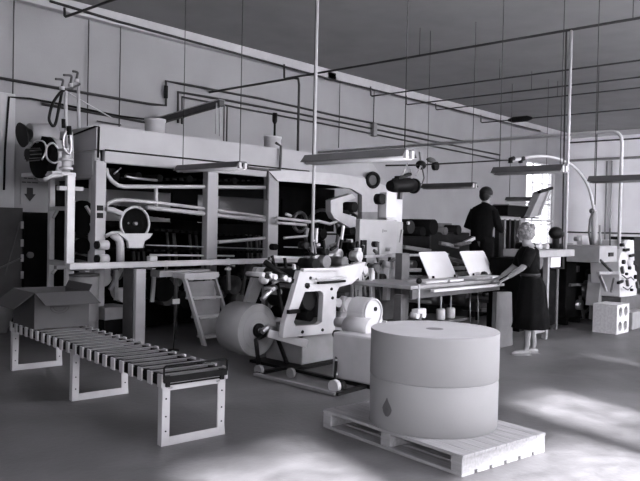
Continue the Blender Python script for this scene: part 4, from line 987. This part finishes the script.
for px_, m_ in ((500, 'black'), (505, 'dgrey'), (510, 'black'), (515, 'black'), (520, 'dgrey')):
    c = yp(px_, 240, 5.72); MB().box((c.x - .035, 5.72, 0.0), (c.x + .03, 5.8, a.z)).build('upright', m_, tm, .003)

# dark machine on the right with the grey hopper
dm = thing('slitting_machine', 'black machine with a wedge-shaped grey hopper right of the bench', 'machine', (12.5, 5, 0))
Y_ = 4.7
a = yp(567, 255, Y_); b = yp(597, 255, Y_)
MB().box((a.x, Y_, .12), (b.x, Y_ + .7, a.z)).build('body', 'soot', dm, .015)
MB().prism([yp(p, q, Y_ - .02) for p, q in ((569, 256), (577, 251), (590, 245), (596, 247), (596, 257))], (0, .4, 0)).build('hopper', 'grey', dm, .008)
MB().prism([yp(p, q, Y_ + .4) for p, q in ((571, 253), (573, 243), (577, 243), (577, 250))], (0, .1, 0)).build('hopper_back', 'white', dm, .004)
MB().prism([yp(p, q, Y_ + .45) for p, q in ((582, 247), (582, 235.5), (590, 237), (590, 247))], (0, .1, 0)).build('paper_guide', 'paper', dm, .004)
cylY(580, 239, Y_ + .35, .04, .1).build('knob', 'grey', dm); c = yp(578, 269, Y_ - .01); MB().cbox(c, .1, .02, .1).build('plate', 'dgrey', dm)
for (px_, py_, r, m_) in ((590, 290, .16, 'dsteel'), (596, 298, .12, 'dsteel'), (582, 305, .08, 'steel'), (592, 275, .1, 'black'), (598, 282, .08, 'steel')): cylY(px_, py_, Y_ - .08, r, .2).build('gear', m_, dm)
for px_ in (568, 580, 595): c = yp(px_, 300, Y_ + .05); MB().box((c.x - .04, Y_ + .05, 0), (c.x + .04, Y_ + .6, .12)).build('foot', 'black', dm)
for (p, q) in (((570, 285), (590, 284)), ((585, 312), (600, 300)), ((580, 296), (584, 318))): MB().bar(yp(p[0], p[1], Y_ - .05), yp(q[0], q[1], Y_ - .05), .04, .04).build('link_bar', 'dgrey', dm)

# white unit at the right edge with pipework
rm = thing('sheeting_unit', 'pale upright machine covered in small fittings at the right edge of the room', 'machine', (13, 3.9, 0))
Y_ = 4.0
a = yp(600, 246, Y_); b = yp(617, 262, Y_)
MB().box((a.x, Y_, b.z), (b.x, Y_ + .5, a.z)).build('carriage', 'grey', rm, .01); q = yp(611, 254.5, Y_ - .01); MB().cbox(q, .17, .02, .06).build('slot', 'black', rm)
MB().bar(yp(598, 273, Y_), yp(618, 273, Y_), .05, .04).build('rail', 'steel', rm)
MB().bar(yp(600, 260, Y_), yp(612, 272, Y_), .03, .03).build('brace', 'black', rm); MB().bar(yp(600, 276, Y_), yp(606, 291, Y_), .04, .03).build('brace', 'steel', rm); MB().bar(yp(614, 278, Y_), yp(611, 292, Y_), .03, .03).build('brace', 'dgrey', rm)
MB().prism([yp(p, q, Y_ + .3) for p, q in ((601, 275), (617, 275), (617, 306), (598, 306))], (0, .2, 0)).build('lower_panel', 'grey', rm)
P = [(622, 249), (626, 241), (634, 240), (635, 270), (637, 272), (637, 297), (620, 297), (619, 262)]
MB().prism([yp(p, q, Y_) for p, q in P], (0, .45, 0)).build('main_casting', 'white', rm, .012)
for (px_, py_, r) in ((626, 250, .035), (632, 256, .03), (625, 262, .04), (631, 268, .03), (622, 270, .05), (635, 262, .035), (627, 283, .03), (637, 277, .04), (624, 245, .03), (620, 283, .03), (633, 290, .025), (637, 285, .04), (628, 274, .025)):
    if int(px_ + py_) % 3 == 0: MB().bar(yp(px_ - 2, py_, Y_ - .03), yp(px_ + 2.5, py_ + random.uniform(-3, 3), Y_ - .03), .04, r * 1.3).build('fitting', 'black', rm)
    elif int(px_ + py_) % 3 == 1: MB().bar(yp(px_, py_ - 3, Y_ - .03), yp(px_ + 1, py_ + 3, Y_ - .03), .04, r).build('fitting', 'dgrey', rm)
    else: cylY(px_, py_, Y_ - .04, r * .9, .06).build('fitting', 'black', rm)
cylY(629, 246, Y_ - .05, .1, .1).build('cap_plate', 'white', rm); cylY(632, 262, Y_ - .05, .07, .1).build('cap_plate', 'cream', rm)
mb = MB(); mb.tube([yp(p, q, Y_ - .06) for p, q in ((622, 275), (627, 279), (631, 277), (634, 280))], .01, 6); mb.tube([yp(p, q, Y_ - .06) for p, q in ((623, 287), (628, 290), (632, 286))], .01, 6); mb.build('hose', 'dgrey', rm)
a = yp(621, 297, Y_); b = yp(640, 297, Y_); MB().box((a.x, Y_ + .0, .1), (b.x + .3, Y_ + .5, a.z)).build('base', 'dgrey', rm, .01)
MB().box((b.x - .04, Y_ + .1, .1), (b.x + .6, Y_ + .5, yp(638, 237, Y_).z)).build('rear_cover', 'black', rm, .01)
for x in (a.x + .02, b.x + .1): MB().box((x, Y_ + .05, 0), (x + .1, Y_ + .4, .1)).build('foot', 'black', rm)
a = yp(622, 312, 3.75); b = yp(640, 330, 3.75)
tag(MB().box((11.5, 3.82, 0.0), (12.2, 4.1, .27)).build('crate', 'grey', bevel=.01), 'low pale box on the floor right of the concrete blocks', 'box')

# concrete blocks
def block(z, lab, dx=0):
    t = thing('concrete_block', lab, 'block', (10.80 + dx, 3.81, z), math.radians(-2), 'stacked concrete blocks'); Wd, D, Hh = .46, .36, .216
    mb = MB(); c = [(Wd * .28, Hh * .5), (Wd * .72, Hh * .5)]; n = 16
    # front and back faces with two oval openings, built as column strips
    for (cx, cz) in c:
        x0_ = 0 if cx < Wd / 2 else Wd / 2; x1_ = Wd / 2 if cx < Wd / 2 else Wd
        inn = [(cx + .068 * math.cos(2 * PI * k / n), cz + .074 * math.sin(2 * PI * k / n)) for k in range(n)]
        out = []
        for k in range(n):
            u, v_ = math.cos(2 * PI * k / n), math.sin(2 * PI * k / n); s_ = 1 / max(abs(u), abs(v_))
            uu, vv = u * s_, v_ * s_; out.append((cx + (uu * (x1_ - cx) if uu > 0 else uu * (cx - x0_)), cz + vv * Hh / 2))
        mb.frame([(a, 0, b) for a, b in out], [(a, 0, b) for a, b in inn], (0, D, 0))
    mb.build('block_body', 'concrete', t, local=True)
    MB().box((.02, D * .55, .02), (Wd - .02, D * .6, Hh - .02)).build('cavity_shade_plate', 'holes', t, local=True)  # dark plate standing for the shade in the openings
block(0, 'pale hollow concrete block on the floor, lower of the two stacked'); block(.217, 'pale hollow concrete block on top of the other one', .004)

# ------------------------------------------------------------------ far left: lockers, dark doors, sign
lk = thing('steel_cupboard', 'dark steel cupboard with pale hinges at the left edge', 'cupboard', (yp(8, 250, 10.0).x, 10.1, 0))
a = yp(-40, 208, 9.85); b = yp(23, 208, 9.85)
MB().box((a.x, 9.85, .05), (b.x, 10.36, b.z)).build('cabinet_body', 'locker', lk, .006); MB().box((a.x, 9.9, 0), (b.x, 10.3, .05)).build('plinth', 'black', lk)
dr_ = MB().box((a.x + .02, 9.825, .1), (b.x - .03, 9.85, b.z - .02)).build('door', 'locker', lk, .004)
MB().bar(yp(0, 268, 9.81), yp(21, 258, 9.81), .02, .02).build('door_brace', 'dgrey', dr_); MB().bar(yp(5, 275, 9.81), yp(20, 222, 9.81), .01, .015).build('door_brace', 'dgrey', dr_)
for py_ in (225, 243, 258, 275): q = yp(22, py_, 9.82); MB().cbox(q, .035, .03, .10).build('hinge', 'cream', dr_)
ld = thing('double_cupboard', 'tall black double cupboard with a round pale knob beside the hinged one', 'cupboard', (yp(38, 250, 10.2).x, 10.2, 0))
a = yp(24.5, 212, 10.05); b = yp(50, 212, 10.05); MB().box((a.x, 10.05, .0), (b.x + .25, 10.36, a.z)).build('panel', 'black', ld, .006)
q = yp(30, 255, 10.04); MB().cyl(q - V((0, .03, 0)), q + V((0, .02, 0)), .045, 18).build('knob', 'grey', ld)
sg = thing('wall_sign', 'small sign with a black downward arrow above the black cupboard', 'sign', yp(30, 195, W - .03))
a = yp(21, 176, W - .02); b = yp(40, 205, W - .02)
MB().box((a.x, W - .014, b.z), (b.x, W, a.z)).build('panel', 'wallL', sg)
c = yp(30, 194, W - .02); s_ = .085
MB().prism([c + V((x * s_, 0, z_ * s_)) for x, z_ in ((-.55, 1.1), (.55, 1.1), (.55, 0), (1.05, 0), (0, -1.3), (-1.05, 0), (-.55, 0))], (0, .008, 0)).build('arrow', 'ink', sg)
mb = MB()
for (x0_, x1_, yy) in ((24, 27, 178), (28, 33, 178.3), (34, 36, 178.5), (22, 26, 182), (27, 31, 182.2), (32, 38, 182.5)):
    p = yp(x0_, yy, W - .018); q = yp(x1_, yy, W - .018); mb.bar(p, V((q.x, p.y, p.z)), .006, .018)
mb.build('lettering', 'dgrey', sg)
# small pale pan on the floor left
c = zp(3, 291, .55)
tag(MB().lathe((yp(3, 300, 9.5).x, 9.5, 0), [(.05, 0), (.2, .42), (.22, .43), (.19, .42), (.18, .40)], 28).build('wash_pan', 'grey'), 'shallow grey bin below the steel cupboard at the left edge', 'bin')

# ------------------------------------------------------------------ hanging lamps
def wire(name, top, bot, r, lab, m='pipe', grp=None, cat='wire'):
    return tag(MB().cyl(bot, top, r, 6).build(name, m), lab, cat, grp)
lamps = [((243, 167.5), (180, 172), 'hanging tube lamp in front of the left part of the oven', 1), ((410, 157), (308, 165), 'largest hanging tube lamp, above the printing press', 1.0),
         ((475, 187), (424, 187), 'small distant hanging lamp left of the man\'s head', 0), ((565, 171), (495, 172), 'hanging lamp across the top of the window', 0),
         ((548, 200), (507, 201.5), 'farthest hanging lamp, low in front of the window by the tilted panel', 0), ((655, 180), (590, 182), 'hanging lamp at the right edge of the room', 0)]
ZL = [2.2, 2.13, 2.2, 2.2, 2.2, 2.2]
for k, (ra, la, lab, tubes) in enumerate(lamps):
    z_ = ZL[k]; p = zp(ra[0], ra[1], z_); q = zp(la[0], la[1], z_)
    mid = (p + q) / 2; 
    L1 = (p - q).length
    if k in (2,3, 4, 5): q.y = p.y + max(1.0, min(1.5, abs(q.y - p.y))); 
    # straight along Y, length from the photo
    p = zp(ra[0], ra[1], z_); d = ray(la[0], la[1]); t = (p.x) / d.x; yl = d.y * t; yl = min(yl, p.y + 2.2)
    Ln = yl - p.y
    t = thing('hanging_lamp', lab, 'lamp', (p.x, p.y + Ln / 2, z_), 0, 'hanging tube lamps')
    h2 = Ln / 2; wd = .115
    mb = MB(); mb.prism([(-wd, -h2, 0), (-wd * .45, -h2, .075), (wd * .45, -h2, .075), (wd, -h2, 0), (wd - .012, -h2, 0), (wd * .4, -h2, .06), (-wd * .4, -h2, .06), (-wd + .012, -h2, 0)], (0, Ln, 0))
    mb.build('reflector', 'lamp' if tubes else 'dgrey', t, local=True)
    for sx in (-1, 1):
        tb_ = MB().cyl((sx * .045, -h2 + .02, -.004), (sx * .045, h2 - .02, -.004), .019, 14).build('lamp_tube', 'tube' if tubes else 'grey', t, local=True)
        for e in (-h2 - .004, h2 - .03): MB().cbox((sx * .045, e + .017, .022), .04, .034, .07).build('lamp_socket', 'white', tb_, .004, local=True)
    for e in (-h2 + .06, h2 - .06): MB().cyl((0, e, .07), (0, e, 4.9 - z_), .005, 6).build('hanging_wire', 'pipe', t, local=True)

# ------------------------------------------------------------------ pipes on the wall and overhead
YW = W - .06
def wpipe(pts, r, lab, m='pipe', name='wall_pipe', y=YW, cat='pipe'):
    P = [yp(a, b, y) if len(v) == 0 else yp(a, b, v[0]) for (a, b, *v) in pts]
    return tag(MB().tube(P, r, 8).build(name, m), lab, cat)
wpipe([(-6, 77), (80, 92), (150, 104), (166, 105.5), (166, 81), (180, 83.5), (260, 98.5), (340, 116.5), (472, 143)], .022, 'upper wall pipe with a step up halfway, running to the end wall')
wpipe([(178, 123), (178, 92), (220, 99), (300, 114), (340, 122), (500, 155)], .022, 'middle wall pipe starting at a right-angled drop above the oven', m='pipe')
wpipe([(182, 124), (182, 97), (240, 108), (340, 127), (500, 160)], .018, 'lower wall pipe just beneath the middle one', m='pipe')
wpipe([(4, 190), (5, 150), (9, 97), (30, 98.5), (60, 104), (120, 116), (160, 121)], .016, 'thin black wall cable bending down beside the pilaster', y=W - .14, m='black', name='wall_cable', cat='cable')
wpipe([(42, 104), (100, 114), (150, 123)], .02, 'short dark wall pipe ending behind the first vent stack')
wpipe([(50, 1), (120, 22), (220, 49), (330, 79), (420, 101), (540, 131)], .022, 'long conduit right below the cornice on the left wall', y=W - .19, name='cornice_conduit')
wpipe([(97, 121, W - .1), (121, 125, W - .1)], .01, 'short cable stub on the left wall', name='wall_cable', cat='cable')
for px_, y0_, y1_, lab in ((14, 2, 96, 'thin drop wire on the left wall above the pilaster'), (89, 14, 126, 'thin drop wire on the left wall, second from the left'), (121, 6, 127, 'thin drop wire on the left wall, third from the left'), (340, 84, 148, 'thin drop wire below the black junction box')):
    a = yp(px_, y0_, YW); tag(MB().cyl((a.x, YW, yp(px_, y1_, YW).z), (a.x, YW, 4.71), .008, 6).build('drop_wire', 'pipe'), lab, 'wire', 'drop wires on the left wall')
a = yp(330, 76, W - .1); tag(MB().cbox(a, .28, .12, .16).build('junction_box', 'black', bevel=.01), 'black junction box under the cornice on the left wall', 'junction box')
a = yp(166, 92, YW - .03); tag(MB().cbox(a, .05, .05, .22).build('switch_box', 'black', bevel=.005), 'small black switch on the stepped wall pipe', 'switch')
a = yp(374, 130, YW - .02); tag(MB().cbox(a, .12, .1, .3).build('switch_box', 'grey', bevel=.005), 'grey switch box on the left wall behind the second lamp', 'switch')
tag(MB().cyl((a.x, YW, a.z + .1), (a.x, YW, 4.71), .012, 6).build('drop_wire', 'pipe'), 'thin drop wire feeding the grey switch box', 'wire', 'drop wires on the left wall')
# straight overhead conduits crossing the room
for k, (X_, z_, r, lab) in enumerate(((5.5, 4.58, .02, 'nearest overhead conduit at the upper left, crossing the room'), (10.2, 4.43, .02, 'thick overhead conduit carrying the tall white pole'), (13.0, 4.5, .016, 'second overhead conduit beyond the tall white pole'), (14.4, 4.5, .016, 'third overhead conduit beyond the tall white pole'), (15.7, 4.55, .014, 'fourth overhead conduit beyond the tall white pole'), (18.0, 4.5, .016, 'farthest overhead conduit with the dark fitting'))):
    mb = MB(); mb.tube([(X_, RY + .0, z_ + .0), (X_, W - .3, z_), (X_, W - .27, z_ + .02), (X_, W - .26, min(z_ + .3, 4.72))], r, 8)
    for yy in (0, 3.5, 7.0): mb.cyl((X_, yy, z_), (X_, yy, H), .006, 6)
    tag(mb.build('overhead_conduit', 'pipe'), lab, 'conduit', 'conduits crossing under the ceiling')
c = V((18.0, 7.9, 4.46)); c = xp(520, 118.5, 18.0); c.z = 4.5; tag(MB().tube([c + V((0, .35, 0)), c + V((0, .2, 0)), c + V((0, -.2, 0)), c + V((0, -.35, 0))], [.03, .08, .08, .03], 12).build('conduit_fitting', 'black'), 'dark elongated fitting on the farthest overhead conduit', 'fitting')
# tall poles
a = xp(565.8, 240, 10.2)
tag(MB().cyl((10.2, a.y, 1.20), (10.2, a.y, 4.42), .02, 12).build('vertical_pole', 'pipel'), 'tall white pole from the thick overhead conduit to the bench', 'pole')
tag(MB().cyl((10.2, a.y + .05, 1.20), (10.2, a.y + .08, 4.42), .011, 10).build('vertical_pole', 'pipe'), 'dark thin pole just left of the tall white pole', 'pole')
a = yp(312, 262, 5.5); tag(MB().cyl((a.x, 5.5, a.z - .1), (a.x, 5.5, H), .018, 12).build('vertical_pole', 'pipel'), 'pale vertical pipe from the ceiling down to the printing press', 'pole')
a = xp(594, 240, 13.0); tag(MB().cyl((13.0, a.y, 2.0), (13.0, a.y, 4.5), .01, 8).build('vertical_pole', 'pipe'), 'thin dark wire hanging from the second overhead conduit at the right', 'wire')
# overhead tracks near the oven
tk_ = thing('overhead_track', 'dark box track reaching from the left wall to above the oven', 'track', (7.43, 9.6, 3.3))
p = xp(222, 103, 7.43); q = xp(164, 120.5, 7.43); q.y = min(q.y, W)
MB().bar(p, V((7.43, W - .02, q.z)), .1, .09).build('track_beam', 'dgrey', tk_, .006); MB().bar(p + V((0, 0, .05)), V((7.43, W - .02, q.z + .05)), .13, .012).build('track_lip', 'steel', tk_)
for (dx_, z1, m_) in ((-.06, yp(222, 134, 8.8).z, 'pipel'), (0.02, yp(224, 136, 8.8).z, 'pipel'), (.1, 2.72, 'dgrey'), (.16, 2.72, 'pipe')): MB().cyl((7.43 + dx_, p.y + .06, z1), (7.43 + dx_, p.y + .06, p.z), .012, 8).build('hanger_rod', m_, tk_)
P = [V((8.5, W - .03, 3.93)), V((8.5, 8.3, 3.93)), V((8.5, 8.2, 3.9)), V((8.5, 8.18, 3.8)), V((8.52, 8.2, 2.7))]
tag(MB().tube(P, .02, 8).build('drop_conduit', 'pipe'), 'dark conduit arm from the left wall dropping onto the oven top', 'conduit')
P = [xp(56, 18, 5.6), xp(53, 10, 5.6)]
# conduits hanging on the oven top (dark fitting)
c = yp(275, 113, 9.3); tag(MB().tube([(c.x, 9.3, 2.9), (c.x, 9.3, c.z - .2), (c.x, 9.3, c.z - .15), (c.x, 9.3, c.z)], [.02, .02, .045, .045], 10).build('pendant_valve', 'black'), 'dark pendant valve above the second vent stack', 'valve')
# white overhead pipe that bends down at the right
X_ = 11.5
P = [yp(420, 151, W - .05)]; z_ = xp(610, 131.5, X_).z
P = [V((X_, W - .05, z_)), V((X_, xp(611, 131, X_).y, z_))]; yb_ = xp(621.5, 160, X_).y
n0 = P[-1]; rr = n0.y - yb_
P += [V((X_, yb_ + rr * math.cos(t), z_ - rr * (1 - math.sin(t)))) for t in [PI / 2 - PI / 2 * k / 6 for k in range(1, 7)]] if False else [V((X_, n0.y - rr * math.sin(t), z_ - rr * (1 - math.cos(t)))) for t in [PI / 2 * k / 6 for k in range(1, 7)]]
P += [V((X_, yb_, .9))]
tag(MB().tube(P, .027, 12).build('bent_pipe', 'pipel'), 'white overhead pipe bending down at the right above the sheeting unit', 'pipe')
P = [yp(420, 152, 7.5), yp(500, 150, 7.3), yp(520, 148, 7.0)]
# big pale arch pipe
aY = 5.0
A = [(510, 160.5), (520, 159), (535, 156.5), (547, 156.5), (558, 159), (570, 164), (579, 172), (587, 184), (591.5, 198), (594, 212), (594.5, 225), (595.5, 256)]
ap = thing('arch_pipe', 'big pale pipe arching down over the bench at the right', 'pipe', yp(594, 255, aY))
MB().tube(sm([yp(a, b, aY) for a, b in A[:10]]), .024, 12).build('arch', 'pipel', ap)
MB().tube([yp(594, 211, aY), yp(595.5, 290, aY)], .055, 16).build('standpipe', 'oven', ap)
MB().tube([yp(a, b, aY - .1) for a, b in ((593, 211), (590, 220), (589, 232), (591, 245))], .022, 8).build('side_hose', 'dgrey', ap)
for a in (510.5, 520.5): MB().tube([yp(a, 163, aY), yp(a, 159.5, aY), yp(a + 3, 158.5, aY)], .035, 8).build('hook', 'black', ap)
c = yp(592, 211, aY - .08); MB().ball(c, .05, 10, 8).build('joint', 'dgrey', ap)
for (px_, y0_, y1_, r, m_) in ((610, 228, 250, .012, 'dgrey'), (600, 225, 245, .02, 'grey')): 
    tag(MB().cyl(yp(px_, y1_, 4.2), yp(px_, y0_, 4.2), r, 8).build('upright_rod', m_), 'short %s rod rising from the sheeting unit, %s' % (('dark', 'right') if px_ == 610 else ('grey', 'left')), 'rod')
# wall conduit frame on the end wall
for (a, b, c_, d_, lab) in ((565, 232, 645, 229, 'low horizontal conduit on the end wall'), (566, 143, 645, 143, 'upper thin conduit on the end wall')):
    p = xp(a, b, LX - .05); q = xp(c_, d_, LX - .05); tag(MB().tube([p, V((p.x, q.y, p.z))], .025, 8).build('wall_conduit', 'pipe'), lab, 'conduit')
for px_, lab in ((612, 'pale vertical pipe on the end wall, nearest the right'), (607, 'darker vertical pipe on the end wall beside the pale one')):
    p = xp(px_, 160, LX - .06); tag(MB().cyl((p.x, p.y, .5), (p.x, p.y, 3.9), .03, 8).build('wall_conduit', 'pipel' if px_ == 612 else 'grey'), lab, 'conduit')
